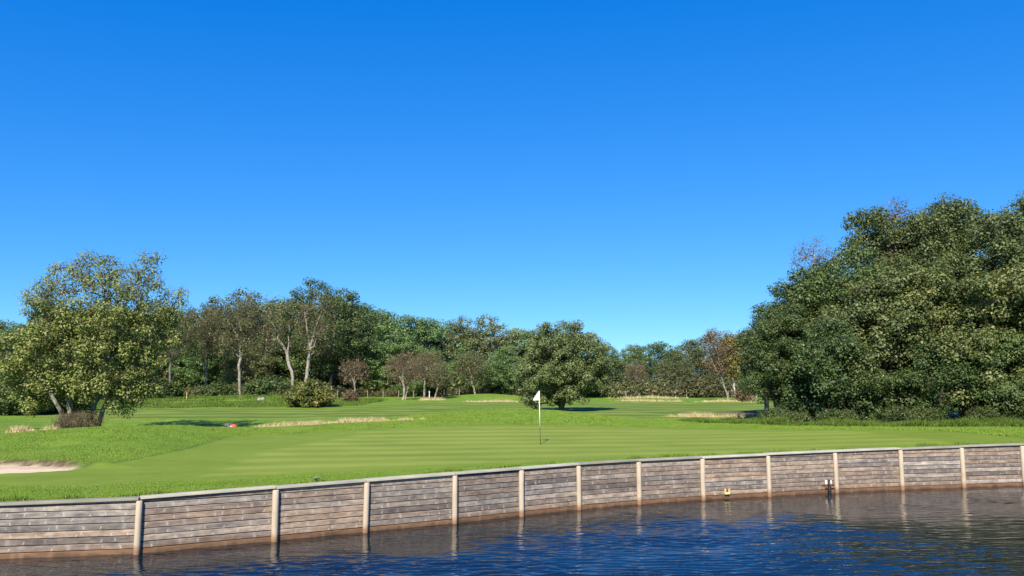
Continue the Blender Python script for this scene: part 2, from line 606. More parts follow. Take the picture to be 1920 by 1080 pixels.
def build_water():
    xs = np.concatenate([np.linspace(-75, -25.5, 12), np.linspace(-25, -14.1, 90), np.linspace(-14, 22, 470), np.linspace(22.1, 31, 75), np.linspace(31.5, 75, 12)])
    ys = np.concatenate([np.linspace(1, 5.8, 4), np.linspace(6, 13.4, 150), np.linspace(13.43, 29.5, 650), np.linspace(29.6, 33, 34), np.linspace(33.5, 42, 4)])
    XX, YY = np.meshgrid(xs, ys)
    rng = np.random.default_rng(3)
    Z = np.zeros_like(XX)
    # wind ripples: long gentle faces towards the viewer's side, short steep backs
    for i, (lam, sl) in enumerate(((0.34, 0.078), (0.22, 0.086), (0.60, 0.036), (0.16, 0.056))):
        k = 2 * np.pi / lam
        th = math.radians(90 + (9, -6, 3, 14)[i])
        ph = k * (math.cos(th) * XX + math.sin(th) * YY) + 6.0 * vnoise(XX * .55, YY, 1.1, 200 + i) + 3.6 * vnoise(XX * .8, YY, .45, 230 + i) + 5.0 * vnoise(XX * .5, YY, 2.9, 240 + i)
        loc = np.clip(0.95 + 1.9 * vnoise(XX * .6, YY, 1.2, 260 + i) + 1.0 * vnoise(XX, YY, .5, 280 + i), 0.08, 2.0)
        Z += sl * WAVE / k * loc * (np.sin(ph) - 0.46 * np.sin(2 * ph) + 0.26 * np.sin(3 * ph) - 0.12 * np.sin(4 * ph))
    gust = 1.0 + 0.55 * vnoise(XX * 0.35, YY, 2.3, 55) + 0.3 * vnoise(XX * 0.5, YY, 0.9, 56)
    # the lee of the wall stays calmer
    gust = gust * (0.45 + 0.80 * sstep(0.4, 3.4, wall_y(XX) - YY)) * (1.0 - 0.52 * sstep(5, 12, XX + 0.35 * (YY - 18)))
    win = sstep(-25, -21, XX) * (1 - sstep(27, 31, XX)) * sstep(6, 8, YY) * (1 - sstep(31, 33, YY))
    Z = Z * np.clip(gust, 0.25, 1.6) * win
    idx = np.arange(XX.size).reshape(XX.shape)
    q = np.stack([idx[:-1, :-1], idx[:-1, 1:], idx[1:, 1:], idx[1:, :-1]], -1).reshape(-1, 4)
    link("pond_water", mesh_np("pond_water", np.stack([XX, YY, Z], -1).reshape(-1, 3), q, water_material(), True), kind="structure")


WAVE = 1.22
build_water()


def near_bank():
    xs = np.linspace(-75, 75, 61)
    ys = np.array([-60, -30, -12, -4, 0, 2, 3.5, 5, 6.5, 8.0, 9.0, 14, 44])
    zs = np.array([2.5, 2.3, 2.2, 2.18, 2.15, 2.0, 1.5, 0.8, 0.1, -0.5, -1.0, -1.6, -1.6])
    XX, YY = np.meshgrid(xs, ys)
    ZZ_ = np.repeat(zs[:, None], len(xs), 1) + 0.1 * vnoise(XX, YY, 4, 9) * (YY < 7)
    idx = np.arange(XX.size).reshape(XX.shape)
    q = np.stack([idx[:-1, :-1], idx[:-1, 1:], idx[1:, 1:], idx[1:, :-1]], -1).reshape(-1, 4)
    me = mesh_np("near_bank", np.stack([XX, YY, ZZ_], -1).reshape(-1, 3), q, TURF, True)
    for nm, v in (('sd_green', -5), ('sd_putt', -5), ('sd_fair', -5), ('bunker', 0)):
        a = me.attributes.new(nm, 'FLOAT', 'POINT')
        a.data.foreach_set('value', np.full(XX.size, v, np.float32))
    a = me.attributes.new('soil', 'FLOAT', 'POINT')
    a.data.foreach_set('value', (YY > 6.0).astype(np.float32).reshape(-1))
    link("near_bank", me, kind="structure")


near_bank()

# ------------------------------------------------------------------ timber retaining wall
def plank_material(name, tones, wet=False):
    m, nt = new_mat(name)
    t = NT(nt)
    oc = t.n('ShaderNodeTexCoord').outputs['Object']
    oi = t.n('ShaderNodeObjectInfo')
    rnd = oi.outputs['Random']
    off = t.n('ShaderNodeCombineXYZ')
    t.set(off.inputs[0], t.math('MULTIPLY', rnd, 91.0))
    t.set(off.inputs[2], t.math('MULTIPLY', rnd, 37.0))
    add = t.n('ShaderNodeVectorMath', operation='ADD')
    t.set(add.inputs[0], oc)
    t.set(add.inputs[1], off.outputs[0])
    v = add.outputs[0]
    base = t.ramp(rnd, tones, 'LINEAR')
    grain = t.noise(t.mapping(v, (1.2, 8, 26)), 1.6, 5, 0.65)
    blot = t.noise(t.mapping(v, (1, 1, 3)), 1.7, 4, 0.6)
    blot2 = t.noise(t.mapping(v, (1, 1, 2.2)), 5.5, 3, 0.6)
    col = t.mix(1.0, base, t.ramp(grain, [(0.30, (0.66, 0.64, 0.63)), (0.72, (1.26, 1.24, 1.22))]), 'MULTIPLY')
    col = t.mix(1.0, col, t.ramp(blot, [(0.30, (0.62, 0.62, 0.66)), (0.50, (1, 1, 1)), (0.72, (1.42, 1.36, 1.30))]), 'MULTIPLY')
    col = t.mix(1.0, col, t.ramp(blot2, [(0.32, (0.78, 0.76, 0.76)), (0.66, (1.22, 1.2, 1.18))]), 'MULTIPLY')
    # tea-coloured tide stain creeping up the lowest boards
    wz = t.n('ShaderNodeSeparateXYZ')
    gp = t.n('ShaderNodeNewGeometry').outputs['Position']
    t.set(wz.inputs[0], gp)
    lvl = t.math('ADD', wz.outputs[2], t.math('MULTIPLY', t.math('SUBTRACT', t.noise(t.mapping(gp, (1, 1, .3)), 2.6, 4, 0.65), 0.5), 0.34))
    tide = t.math('SUBTRACT', 1.0, t.smooth(lvl, 0.10, 0.24))
    col = t.mix(t.math('MULTIPLY', tide, 0.55), col, (0.16, 0.098, 0.058))
    foot = t.math('SUBTRACT', 1.0, t.smooth(lvl, -0.02, 0.07))
    col = t.mix(t.math('MULTIPLY', foot, 0.6), col, (0.045, 0.034, 0.020))
    # pale knot scars: crescents at the branch whorls
    sp = t.n('ShaderNodeSeparateXYZ')
    t.set(sp.inputs[0], v)
    spo = t.n('ShaderNodeSeparateXYZ')
    t.set(spo.inputs[0], oc)
    vo = t.n('ShaderNodeTexVoronoi', voronoi_dimensions='1D', feature='F1')
    t.set(vo.inputs['W'], sp.outputs[0])
    vo.inputs['Scale'].default_value = 2.7
    vo.inputs['Randomness'].default_value = 0.85
    ds = t.math('SUBTRACT', sp.outputs[0], vo.outputs['W'])
    csep = t.n('ShaderNodeSeparateColor')
    t.set(csep.inputs[0], vo.outputs['Color'])
    bend = t.math('MULTIPLY', t.math('SUBTRACT', csep.outputs[0], 0.5), 14.0)
    zc = t.math('ADD', spo.outputs[2], t.math('MULTIPLY', t.math('SUBTRACT', csep.outputs[1], 0.5), 0.05))
    slant = t.math('MULTIPLY', t.math('SUBTRACT', csep.outputs[2], 0.5), 0.9)
    arc = t.math('ADD', ds, t.math('ADD', t.math('MULTIPLY', t.math('MULTIPLY', zc, zc), bend), t.math('MULTIPLY', zc, slant)))
    arc = t.math('ADD', arc, t.math('MULTIPLY', t.math('SUBTRACT', t.noise(v, 24, 2), 0.5), 0.02))
    mark = t.math('SUBTRACT', 1.0, t.smooth(t.math('ABSOLUTE', arc), 0.004, 0.022))
    mark = t.math('MULTIPLY', mark, t.smooth(t.math('ADD', csep.outputs[1], t.math('MULTIPLY', t.noise(v, 9, 2), 0.5)), 0.38, 0.85))
    win = t.math('SUBTRACT', 1.0, t.smooth(t.math('ABSOLUTE', t.math('ADD', zc, t.math('MULTIPLY', t.math('SUBTRACT', csep.outputs[0], 0.5), 0.06))), 0.018, 0.046))
    mark = t.math('MULTIPLY', mark, win)
    halo = t.math('MULTIPLY', t.math('SUBTRACT', 1.0, t.smooth(t.math('ABSOLUTE', ds), 0.01, 0.075)), t.smooth(csep.outputs[2], 0.45, 0.95))
    col = t.mix(t.math('MULTIPLY', halo, 0.25), col, (0.38, 0.35, 0.32) if not wet else (0.3, 0.2, 0.13))
    col = t.mix(t.math('MULTIPLY', mark, 0.2 if wet else 0.45), col, (0.55, 0.51, 0.47) if not wet else (0.42, 0.30, 0.2))
    nor = t.bump(t.math('ADD', grain, t.math('MULTIPLY', blot2, 0.5)), 0.35, 0.01)
    t.out(t.principled(col, 0.72 if not wet else 0.5, 0.25, nor).outputs[0])
    return m


PLANK = plank_material("weathered_plank", [(0.0, (0.105, 0.100, 0.098)), (0.14, (0.21, 0.172, 0.142)), (0.28, (0.155, 0.148, 0.140)), (0.44, (0.27, 0.208, 0.158)),
                                            (0.56, (0.195, 0.184, 0.172)), (0.70, (0.25, 0.236, 0.218)), (0.84, (0.285, 0.226, 0.172)), (1.0, (0.34, 0.318, 0.290))])
PLANK_WET = plank_material("stained_plank", [(0.0, (0.145, 0.080, 0.046)), (0.5, (0.18, 0.102, 0.060)), (1.0, (0.21, 0.125, 0.076))], True)


def capping_material():
    m, nt = new_mat("capping_board")
    t = NT(nt)
    oc = t.n('ShaderNodeTexCoord').outputs['Object']
    oi = t.n('ShaderNodeObjectInfo')
    g = t.noise(t.mapping(oc, (0.8, 14, 14)), 2.2, 4, 0.6)
    b = t.noise(oc, 1.3, 4)
    col = t.mix(g, (0.21, 0.20, 0.165), (0.38, 0.365, 0.31))
    col = t.mix(1.0, col, t.ramp(b, [(0.3, (0.8, 0.84, 0.78)), (0.7, (1.15, 1.12, 1.08))]), 'MULTIPLY')
    hsv = t.n('ShaderNodeHueSaturation')
    t.set(hsv.inputs['Value'], t.math('ADD', 0.75, t.math('MULTIPLY', oi.outputs['Random'], 0.6)))
    t.set(hsv.inputs['Color'], col)
    t.out(t.principled(hsv.outputs[0], 0.75, 0.2, t.bump(g, 0.3, 0.008)).outputs[0])
    return m


CAPM = capping_material()


def post_material():
    m, nt = new_mat("round_post")
    t = NT(nt)
    oc = t.n('ShaderNodeTexCoord').outputs['Object']
    oi = t.n('ShaderNodeObjectInfo')
    sp = t.n('ShaderNodeSeparateXYZ')
    t.set(sp.inputs[0], oc)
    off = t.math('MULTIPLY', oi.outputs['Random'], 40.0)
    va = t.n('ShaderNodeVectorMath', operation='ADD')
    t.set(va.inputs[0], oc)
    t.set(va.inputs[1], off)
    g = t.noise(t.mapping(va.outputs[0], (14, 14, 1.5)), 1.6, 5, 0.65)
    b = t.noise(va.outputs[0], 4.0, 3)
    col = t.mix(g, (0.31, 0.26, 0.195), (0.52, 0.445, 0.345))
    col = t.mix(t.smooth(b, 0.55, 0.75), col, (0.40, 0.285, 0.185))
    # tea coloured tide stain just above the water
    st = t.math('SUBTRACT', 1.0, t.smooth(t.math('ADD', sp.outputs[2], t.math('MULTIPLY', t.math('SUBTRACT', b, 0.5), 0.3)), 0.06, 0.26))
    col = t.mix(t.math('MULTIPLY', st, 0.85), col, (0.23, 0.125, 0.066))
    t.out(t.principled(col, 0.8, 0.2, t.bump(g, 0.5, 0.012)).outputs[0])
    return m


POSTM = post_material()

wall = thing("retaining_wall", "weathered timber plank retaining wall with round posts curving along the pond", "retaining wall", (0, 0, 0))


def plank_mesh(L, z0, zl, zr, depth):
    """board of length L, lower edge z0, upper edge from zl to zr (sloping), front face at -depth, edges eased"""
    c = 0.008
    vs, fs = [], []
    for (x, zt) in ((0.0, zl), (L, zr)):
        vs += [(x, 0, z0), (x, -depth + c, z0), (x, -depth, z0 + c), (x, -depth, zt - c), (x, -depth + c, zt), (x, 0, zt)]
    for i in range(6):
        j = (i + 1) % 6
        fs.append((i, j, 6 + j, 6 + i))
    fs.append(tuple(range(5, -1, -1)))
    fs.append(tuple(range(6, 12)))
    return vs, fs


PITCH_Z, GAP, THICK = 0.142, 0.014, 0.045
for i in range(len(WALL) - 1):
    (xa, ya), (xb, yb) = WALL[i], WALL[i + 1]
    L = math.hypot(xb - xa, yb - ya)
    ang = math.atan2(yb - ya, xb - xa)
    za, zb = float(wall_top(xa)) - 0.072, float(wall_top(xb)) - 0.072
    k = 0
    z0 = -0.45
    top = 0.108
    while True:
        wet = (k == 0)
        lo, hi = (z0, top) if wet else (top + (k - 1) * PITCH_Z + GAP, top + k * PITCH_Z)
        if lo > max(za, zb) - 0.03:
            break
        hl, hr = min(hi, za), min(hi, zb)
        if max(za, zb) - hi < 0.035:
            hl, hr = za, zb
        if hl - lo < 0.02:
            hl = lo + 0.02
        if hr - lo < 0.02:
            hr = lo + 0.02
        zc = (lo + hi) / 2
        vs, fs = plank_mesh(L - 0.012, lo - zc, hl - zc, hr - zc, THICK)
        j = PR.uniform(-0.005, 0.005)
        o = link("plank", mesh_py("plank", vs, fs, PLANK_WET if wet else PLANK), wall,
                 (xa + 0.006 * math.cos(ang) - j * math.sin(ang) * -1, ya + 0.006 * math.sin(ang) - j, zc + PR.uniform(-.002, .002)),
                 (PR.uniform(-.012, .012), PR.uniform(-.0006, .0006), ang))
        k += 1
    # capping board
    z = (za + zb) / 2
    cap = MB().box(0.004, L - 0.004, -0.115, 0.175, 0.006, 0.066, 0.009)
    sl = math.atan2(zb - za, L)
    link("capping_board", cap.mesh("capping_board", CAPM), wall, (xa, ya, za + PR.uniform(-.004, .016)),
         (PR.uniform(-.02, .02), -sl, ang))

for i, (x, y) in enumerate(WALL):
    zt = float(wall_top(x)) - 0.078
    r = PR.uniform(0.070, 0.080)
    n = 14
    pts = [(0, 0, -0.9), (0, 0, 0.2), (PR.uniform(-.008, .008), 0, 0.7), (0, 0, zt - 0.02), (0, 0, zt)]
    rad = [r * 1.03, r * 1.02, r * 1.0, r * .97, r * .80]
    a0 = math.atan2(WALL[min(i + 1, len(WALL) - 1)][1] - WALL[max(i - 1, 0)][1], WALL[min(i + 1, len(WALL) - 1)][0] - WALL[max(i - 1, 0)][0])
    px, py = x + math.sin(a0) * (THICK + r * .55), y - math.cos(a0) * (THICK + r * .55)
    link("post", MB().tube(pts, rad, n).mesh("post", POSTM, True), wall, (px, py, 0), (PR.uniform(-.008, .008), PR.uniform(-.012, .012), PR.uniform(0, 6)))

# ------------------------------------------------------------------ trees: builders
def tubes_np(p0, p1, r0, r1, n=5):
    """one tapered tube per edge, vectorised"""
    d = p1 - p0
    d = d / np.maximum(np.linalg.norm(d, axis=1, keepdims=True), 1e-6)
    ref = np.where(np.abs(d[:, 2:3]) > 0.9, np.array([[1.0, 0, 0]]), np.array([[0, 0, 1.0]]))
    a = np.cross(d, ref)
    a /= np.maximum(np.linalg.norm(a, axis=1, keepdims=True), 1e-6)
    b = np.cross(d, a)
    th = np.arange(n) * 2 * np.pi / n
    ring = a[:, None, :] * np.cos(th)[None, :, None] + b[:, None, :] * np.sin(th)[None, :, None]
    ext = d * (r0 * 0.35)[:, None]
    v0 = (p0 - ext)[:, None, :] + ring * r0[:, None, None]
    v1 = p1[:, None, :] + ring * r1[:, None, None]
    V = np.concatenate([v0, v1], 1)
    E = len(p0)
    k = np.arange(n)
    j = (k + 1) % n
    f = np.stack([k, j, j + n, k + n], -1)
    F = (np.arange(E) * 2 * n)[:, None, None] + f[None]
    return V.reshape(-1, 3), F.reshape(-1, 4)


def unit(v):
    return v / np.maximum(np.linalg.norm(v, axis=-1, keepdims=True), 1e-9)


def leaves_np(rng, cen, nor, size, asp=0.62):
    """folded rhombic leaves, one quad each"""
    n = len(cen)
    nor = unit(nor)
    t = unit(np.cross(nor, rng.normal(size=(n, 3))))
    b = np.cross(nor, t)
    s = (size * rng.uniform(0.65, 1.3, n))[:, None]
    w = s * asp * 0.5
    fold = nor * s * rng.uniform(0.02, 0.22, n)[:, None]
    V = np.stack([cen - t * s * 0.5, cen + b * w + fold - t * s * 0.05, cen + t * s * 0.5, cen - b * w + fold - t * s * 0.05], 1)
    F = np.arange(n * 4).reshape(n, 4)
    return V.reshape(-1, 3), F


def grow(seed, ells, stems, n_cl, cl_r, n_leaf, leaf, trunk_r, twigs=0, min_z=0.4, shell=0.45, flat=0.75, sides=6, tip=0.012,
         leaf_up=0.35, twig_len=1.0, sparse_top=None, twig_r=0.006, thin=0.0, bough=None):
    """skeleton reaching for leaf clumps spread through a crown of ellipsoids; returns (wood, leaves) as vertex and face arrays"""
    rng = np.random.default_rng(seed)
    ells = [tuple(float(a) for a in e) for e in ells]
    vol = np.array([e[3] * e[4] * e[5] for e in ells]) ** 0.75
    vol /= vol.sum()
    cl, rad = [], []
    tries = 0
    bc = []
    if bough:
        nb, br = bough
        while len(bc) < nb and tries < nb * 80:
            tries += 1
            e = ells[rng.choice(len(ells), p=vol)]
            d = unit(rng.normal(size=3))
            p = np.array(e[:3]) + d * rng.uniform(0.55, 0.95) * np.array(e[3:6])
            deep = any(np.sum(((p - np.array(q[:3])) / np.array(q[3:6])) ** 2) < 0.28 for q in ells)
            if p[2] < min_z + br * 0.3 or deep:
                continue
            if bc and np.min(np.sum((np.array(bc) - p) ** 2 * np.array([1, 1, 1.7]), 1)) < (br * 1.35 * rng.uniform(0.8, 1.1)) ** 2:
                continue
            bc.append(p)
        tries = 0
        bs = br * rng.uniform(0.7, 1.2, len(bc))
    dmin = cl_r * 1.0
    while len(cl) < n_cl and tries < n_cl * 60:
        tries += 1
        e = ells[rng.choice(len(ells), p=vol)]
        d = unit(rng.normal(size=3))
        rr = rng.uniform(shell ** 2, 1.0) ** 0.5
        p = np.array(e[:3]) + d * rr * np.array(e[3:6])
        if bough and rng.random() < 0.93:
            ib = rng.integers(len(bc))
            d = unit(rng.normal(size=3) + np.array([0, 0, 0.25]))
            p = bc[ib] + d * bs[ib] * rng.uniform(0.15, 1.0) ** 0.5 * np.array([1, 1, 0.62])
        if p[2] < min_z:
            continue
        if cl and np.min(np.sum((np.array(cl) - p) ** 2, 1)) < (dmin * rng.uniform(0.7, 1.1)) ** 2:
            continue
        cl.append(p)
        rad.append(cl_r * rng.uniform(0.65, 1.25))
    cl, rad = np.array(cl), np.array(rad)
    # skeleton
    pos, par, isst = [], [], []
    for (b, tpt) in stems:
        b, tpt = np.array(b, float), np.array(tpt, float)
        m = 9
        last = -1
        if b[2] > 0.5 and pos:
            last = int(np.argmin(np.linalg.norm(np.array(pos) - b, axis=1)))
            b = pos[last]
        wob = rng.normal(size=3) * np.array([1, 1, 0]) * 0.04 * np.linalg.norm(tpt - b)
        for q in range(0 if last < 0 else 1, m):
            f = q / (m - 1)
            p = b + (tpt - b) * f + wob * math.sin(math.pi * f) + rng.normal(size=3) * 0.02 * (0 < q < m - 1) * np.linalg.norm(tpt - b) * .4
            pos.append(p); par.append(last); isst.append(1)
            last = len(pos) - 1
    P = np.array(pos)
    dist = np.array([np.min(np.linalg.norm(P - c, axis=1)) for c in cl])
    ends = []
    for ci in np.argsort(dist):
        c = cl[ci]
        A = np.array(pos)
        dv = c - A
        L = np.linalg.norm(dv, axis=1)
        hd = np.linalg.norm(dv[:, :2], axis=1)
        cost = L + 1.1 * np.maximum(0, A[:, 2] - (c[2] - 0.30 * hd)) + 0.25 * (A[:, 2] < 0.3 * c[2]) * L
        b = int(np.argmin(cost))
        ln = L[b]
        m = max(1, int(ln / 0.7))
        last = b
        sag = np.array([0, 0, -0.13 * ln])
        jit = rng.normal(size=3) * 0.07 * ln
        for q in range(1, m + 1):
            f = q / m
            p = A[b] + (c - A[b]) * f + (sag + jit) * math.sin(math.pi * f) + rng.normal(size=3) * 0.03 * (q < m)
            pos.append(p); par.append(last); isst.append(0)
            last = len(pos) - 1
        ends.append(last)
    pos = np.array(pos)
    par = np.array(par)
    cnt = np.zeros(len(pos))
    cnt[ends] += 1
    for i in range(len(pos) - 1, -1, -1):
        if par[i] >= 0:
            cnt[par[i]] += cnt[i]
    big = max(cnt.max(), 1)
    r = np.maximum(tip, trunk_r * (np.maximum(cnt, 0.6) / big) ** 0.52)
    e = np.nonzero(par >= 0)[0]
    r0 = np.where(par[e] >= 0, np.minimum(r[par[e]], r[e] * 1.35), r[e])
    root = np.isin(par[e], np.nonzero(par < 0)[0])
    r0 = np.where(root, r[par[e]] * 1.25, r0)
    fat = r[e] >= thin
    WV, WF = tubes_np(pos[par[e]][fat], pos[e][fat], r0[fat], r[e][fat], sides)
    TV, TF = np.zeros((0, 3)), np.zeros((0, 4), int)
    if (~fat).any():
        TV, TF = tubes_np(pos[par[e]][~fat], pos[e][~fat], r0[~fat], r[e][~fat], 4)
    if twigs:
        ci = np.repeat(np.arange(len(cl)), twigs)
        d = unit(rng.normal(size=(len(ci), 3)) + np.array([0, 0, 0.5]))
        a = cl[ci] + d * rad[ci][:, None] * 0.05 + rng.normal(size=(len(ci), 3)) * rad[ci][:, None] * .18
        mid = a + d * (rad[ci] * twig_len * rng.uniform(.3, .65, len(ci)))[:, None]
        d2 = unit(d + rng.normal(size=d.shape) * 0.45)
        en = mid + d2 * (rad[ci] * twig_len * rng.uniform(.3, .7, len(ci)))[:, None]
        o = np.ones(len(ci))
        V1, F1 = tubes_np(a, mid, o * twig_r * 1.3, o * twig_r, 3)
        V2, F2 = tubes_np(mid, en, o * twig_r, o * twig_r * 0.5, 3)
        TF = np.concatenate([TF, F1 + len(TV), F2 + len(TV) + len(V1)])
        TV = np.concatenate([TV, V1, V2])
    # leaves
    per = np.maximum(1, (n_leaf * (rad / cl_r) ** 2 * rng.uniform(0.7, 1.3, len(cl)))).astype(int)
    if sparse_top is not None:
        zt, fac = sparse_top
        per = np.where(cl[:, 2] > zt, np.maximum(1, per * fac), per).astype(int)
    ci = np.repeat(np.arange(len(cl)), per)
    d = unit(rng.normal(size=(len(ci), 3)))
    rr = rng.random(len(ci)) ** 0.42
    off = d * (rr * rad[ci])[:, None] * np.array([1, 1, flat])
    cen = cl[ci] + off
    nor = d * 0.75 + np.array([0, -0.1, leaf_up + 0.1]) + rng.normal(size=d.shape) * 0.32
    keep = cen[:, 2] > 0.05
    LV, LF = leaves_np(rng, cen[keep], nor[keep], leaf)
    n_leaves = len(LF)
    return (WV, WF), (np.concatenate([LV, TV]), np.concatenate([LF, TF + len(LV)]), n_leaves)


def tree_parts(name, seed, wood_mat, leaf_m, **kw):
    (wv, wf), (lv, lf, nl) = grow(seed, **kw)
    return mesh_np(name + "_trunk", wv, wf, wood_mat, True), mesh_np(name + "_crown", lv, lf, leaf_m, False, TWIG, nl)


def plant(name, meshes, label, cat, x, y, rz=0.0, sc=1.0, group=None, dz=-0.05, parts=("trunk", "crown"), szf=1.0):
    z = float(H(x, y)) + dz
    t = thing(name, label, cat, (x, y, z), rz, (sc, sc, sc * szf), group)
    link(parts[0], meshes[0], t)
    link(parts[1], meshes[1], t)
    return t


BARK_GREY = bark_mat("bark_grey", (0.075, 0.066, 0.055), (0.21, 0.19, 0.16))
BARK_DARK = bark_mat("bark_dark", (0.040, 0.034, 0.028), (0.10, 0.088, 0.07))
BARK_PALE = bark_mat("bark_pale", (0.16, 0.14, 0.115), (0.34, 0.31, 0.265))
BARK_BIRCH = bark_mat("bark_birch", (0.10, 0.09, 0.08), (0.62, 0.58, 0.52), 4.0, True)
BARK_LICHEN = bark_mat("bark_lichen", (0.05, 0.046, 0.038), (0.29, 0.285, 0.245), 4.5)
TWIG = bark_mat("bark_twig", (0.085, 0.060, 0.040), (0.17, 0.125, 0.085))

LEAF_OAK = leaf_mat("leaf_oak", (0.030, 0.057, 0.015), (0.115, 0.172, 0.051), (0.18, 0.18, 0.06), 0.05)
LEAF_ALDER = leaf_mat("leaf_alder", (0.042, 0.066, 0.02), (0.168, 0.218, 0.078), (0.24, 0.23, 0.09), 0.08, obj_vary=0.15)
LEAF_SYCAMORE = leaf_mat("leaf_sycamore", (0.050, 0.074, 0.020), (0.202, 0.241, 0.084), (0.28, 0.25, 0.09), 0.10, obj_vary=0.12)
LEAF_WILLOW = leaf_mat("leaf_maple", (0.070, 0.098, 0.023), (0.294, 0.353, 0.093), (0.29, 0.30, 0.09), 0.10, obj_vary=0.05)
LEAF_CENTRE = leaf_mat("leaf_rowan", (0.050, 0.083, 0.025), (0.201, 0.258, 0.092), (0.24, 0.25, 0.10), 0.10, obj_vary=0.05)
LEAF_WOOD = leaf_mat("leaf_wood", (0.055, 0.108, 0.032), (0.179, 0.275, 0.093), (0.20, 0.22, 0.08), 0.05, obj_vary=0.25)
LEAF_OLIVE = leaf_mat("leaf_olive", (0.06, 0.084, 0.028), (0.172, 0.2, 0.08), (0.20, 0.16, 0.07), 0.12, obj_vary=0.15)
LEAF_RUSSET = leaf_mat("leaf_russet", (0.115, 0.082, 0.046), (0.215, 0.160, 0.090), (0.22, 0.17, 0.07), 0.15, obj_vary=0.15)
LEAF_YELLOW = leaf_mat("leaf_birch_gold", (0.085, 0.092, 0.022), (0.27, 0.245, 0.060), (0.22, 0.16, 0.06), 0.2, obj_vary=0.08)
LEAF_BUSH = leaf_mat("leaf_bush", (0.050, 0.072, 0.014), (0.185, 0.210, 0.048), (0.34, 0.29, 0.08), 0.25, obj_vary=0.06)
LEAF_SHRUB = leaf_mat("leaf_shrub", (0.026, 0.050, 0.012), (0.100, 0.150, 0.038), (0.18, 0.19, 0.06), 0.08, obj_vary=0.2)
LEAF_HEATH = leaf_mat("leaf_heath", (0.055, 0.070, 0.024), (0.145, 0.158, 0.058), (0.16, 0.12, 0.06), 0.12, obj_vary=0.2)

# ------------------------------------------------------------------ the tall many-stemmed tree on the left
K = 41.0 / FPX           # metres per picture pixel at its distance


def E(u, v, ru, rv, ry=None, u0=165.0, v0=803.0, k=K):
    rx, rz = ru * k, rv * k
    return ((u - u0) * k, 0.0, (v0 - v) * k, rx, ry * k if ry else rx * 0.9, rz)


m_left = tree_parts("tall_tree", 3, BARK_LICHEN, LEAF_WILLOW,
    ells=[E(146, 570, 88, 82), E(248, 556, 74, 84), E(165, 668, 138, 78, 110), E(232, 640, 92, 95, 90), E(95, 690, 75, 55), E(245, 715, 60, 40), E(290, 600, 35, 50), E(92, 732, 52, 30), E(262, 728, 48, 26)],
    stems=[((-0.35, 0, -.2), (-1.0, 0.3, 6.4)), ((0.05, 0.3, -.2), (0.6, 0.6, 6.9)), ((0.35, -.2, -.2), (2.3, -0.3, 7.2)), ((0.75, 0.2, -.2), (3.2, .6, 4.6)), ((-0.15, -.35, -.2), (-2.2, -1.0, 4.6))],
    n_cl=680, cl_r=0.45, n_leaf=115, leaf=0.13, trunk_r=0.11, twigs=6, min_z=0.95, shell=0.25, flat=0.9, bough=(94, 0.85), sparse_top=(6.4, 0.36), twig_len=1.2, twig_r=0.009, thin=.03)
plant("broadleaf_tree", m_left, "tall airy yellow-green tree with several pale stems, on the mound left of the flag", "tree", X(160, 41), 41.0, 0.0, 1.01)

# ------------------------------------------------------------------ the round tree behind the flag
K2 = 64.0 / FPX
E2 = lambda u, v, ru, rv, ry=None: E(u, v, ru, rv, ry, 1046.0, 772.0, K2)
m_cent = tree_parts("round_tree", 7, BARK_DARK, LEAF_CENTRE,
    ells=[E2(1055, 690, 86, 74), E2(1038, 640, 42, 42), E2(1010, 730, 40, 34), E2(1100, 695, 44, 54)],
    stems=[((0.0, 0, -.2), (0.1, 0, 5.6)), ((0.1, 0, 0.5), (1.3, -.3, 4.4))],
    n_cl=380, cl_r=0.50, n_leaf=150, leaf=0.150, trunk_r=0.22, min_z=0.55, shell=0.25, flat=0.85, bough=(60, 0.9))
tc = plant("broadleaf_tree", m_cent, "round dark green tree standing alone behind the white flag", "tree", X(1050, 64), 64.0, 0.0, 1.06)
tc.scale = (tc.scale[0] * 0.90, tc.scale[1] * 0.95, tc.scale[2])

# ------------------------------------------------------------------ the big clump on the right
def big_tree(seed, h, wx, leafm, bark, n_cl=360, n_leaf=165, leaf=0.148, low=0.9, cl=0.60):
    return tree_parts("clump_tree", seed, bark, leafm,
        ells=[(0, 0, h * .62, wx * .78, wx * .75, h * .37), (wx * .15, 0, h * .36, wx, wx * .9, h * .30), (-wx * .3, .2, h * .45, wx * .72, wx * .8, h * .30),
              (wx * .2, -.3, h * .82, wx * .45, wx * .45, h * .17)],
        stems=[((0, 0, -.2), (0.2, 0, h * .8)), ((0.2, 0, .2), (wx * .45, .3, h * .6)), ((-.2, 0, .2), (-wx * .45, -.3, h * .6))],
        n_cl=n_cl, cl_r=cl, n_leaf=n_leaf, leaf=leaf, trunk_r=h * .022, min_z=low, shell=0.3, flat=0.8, bough=(int(4.2 * h * wx / 10), 1.35))


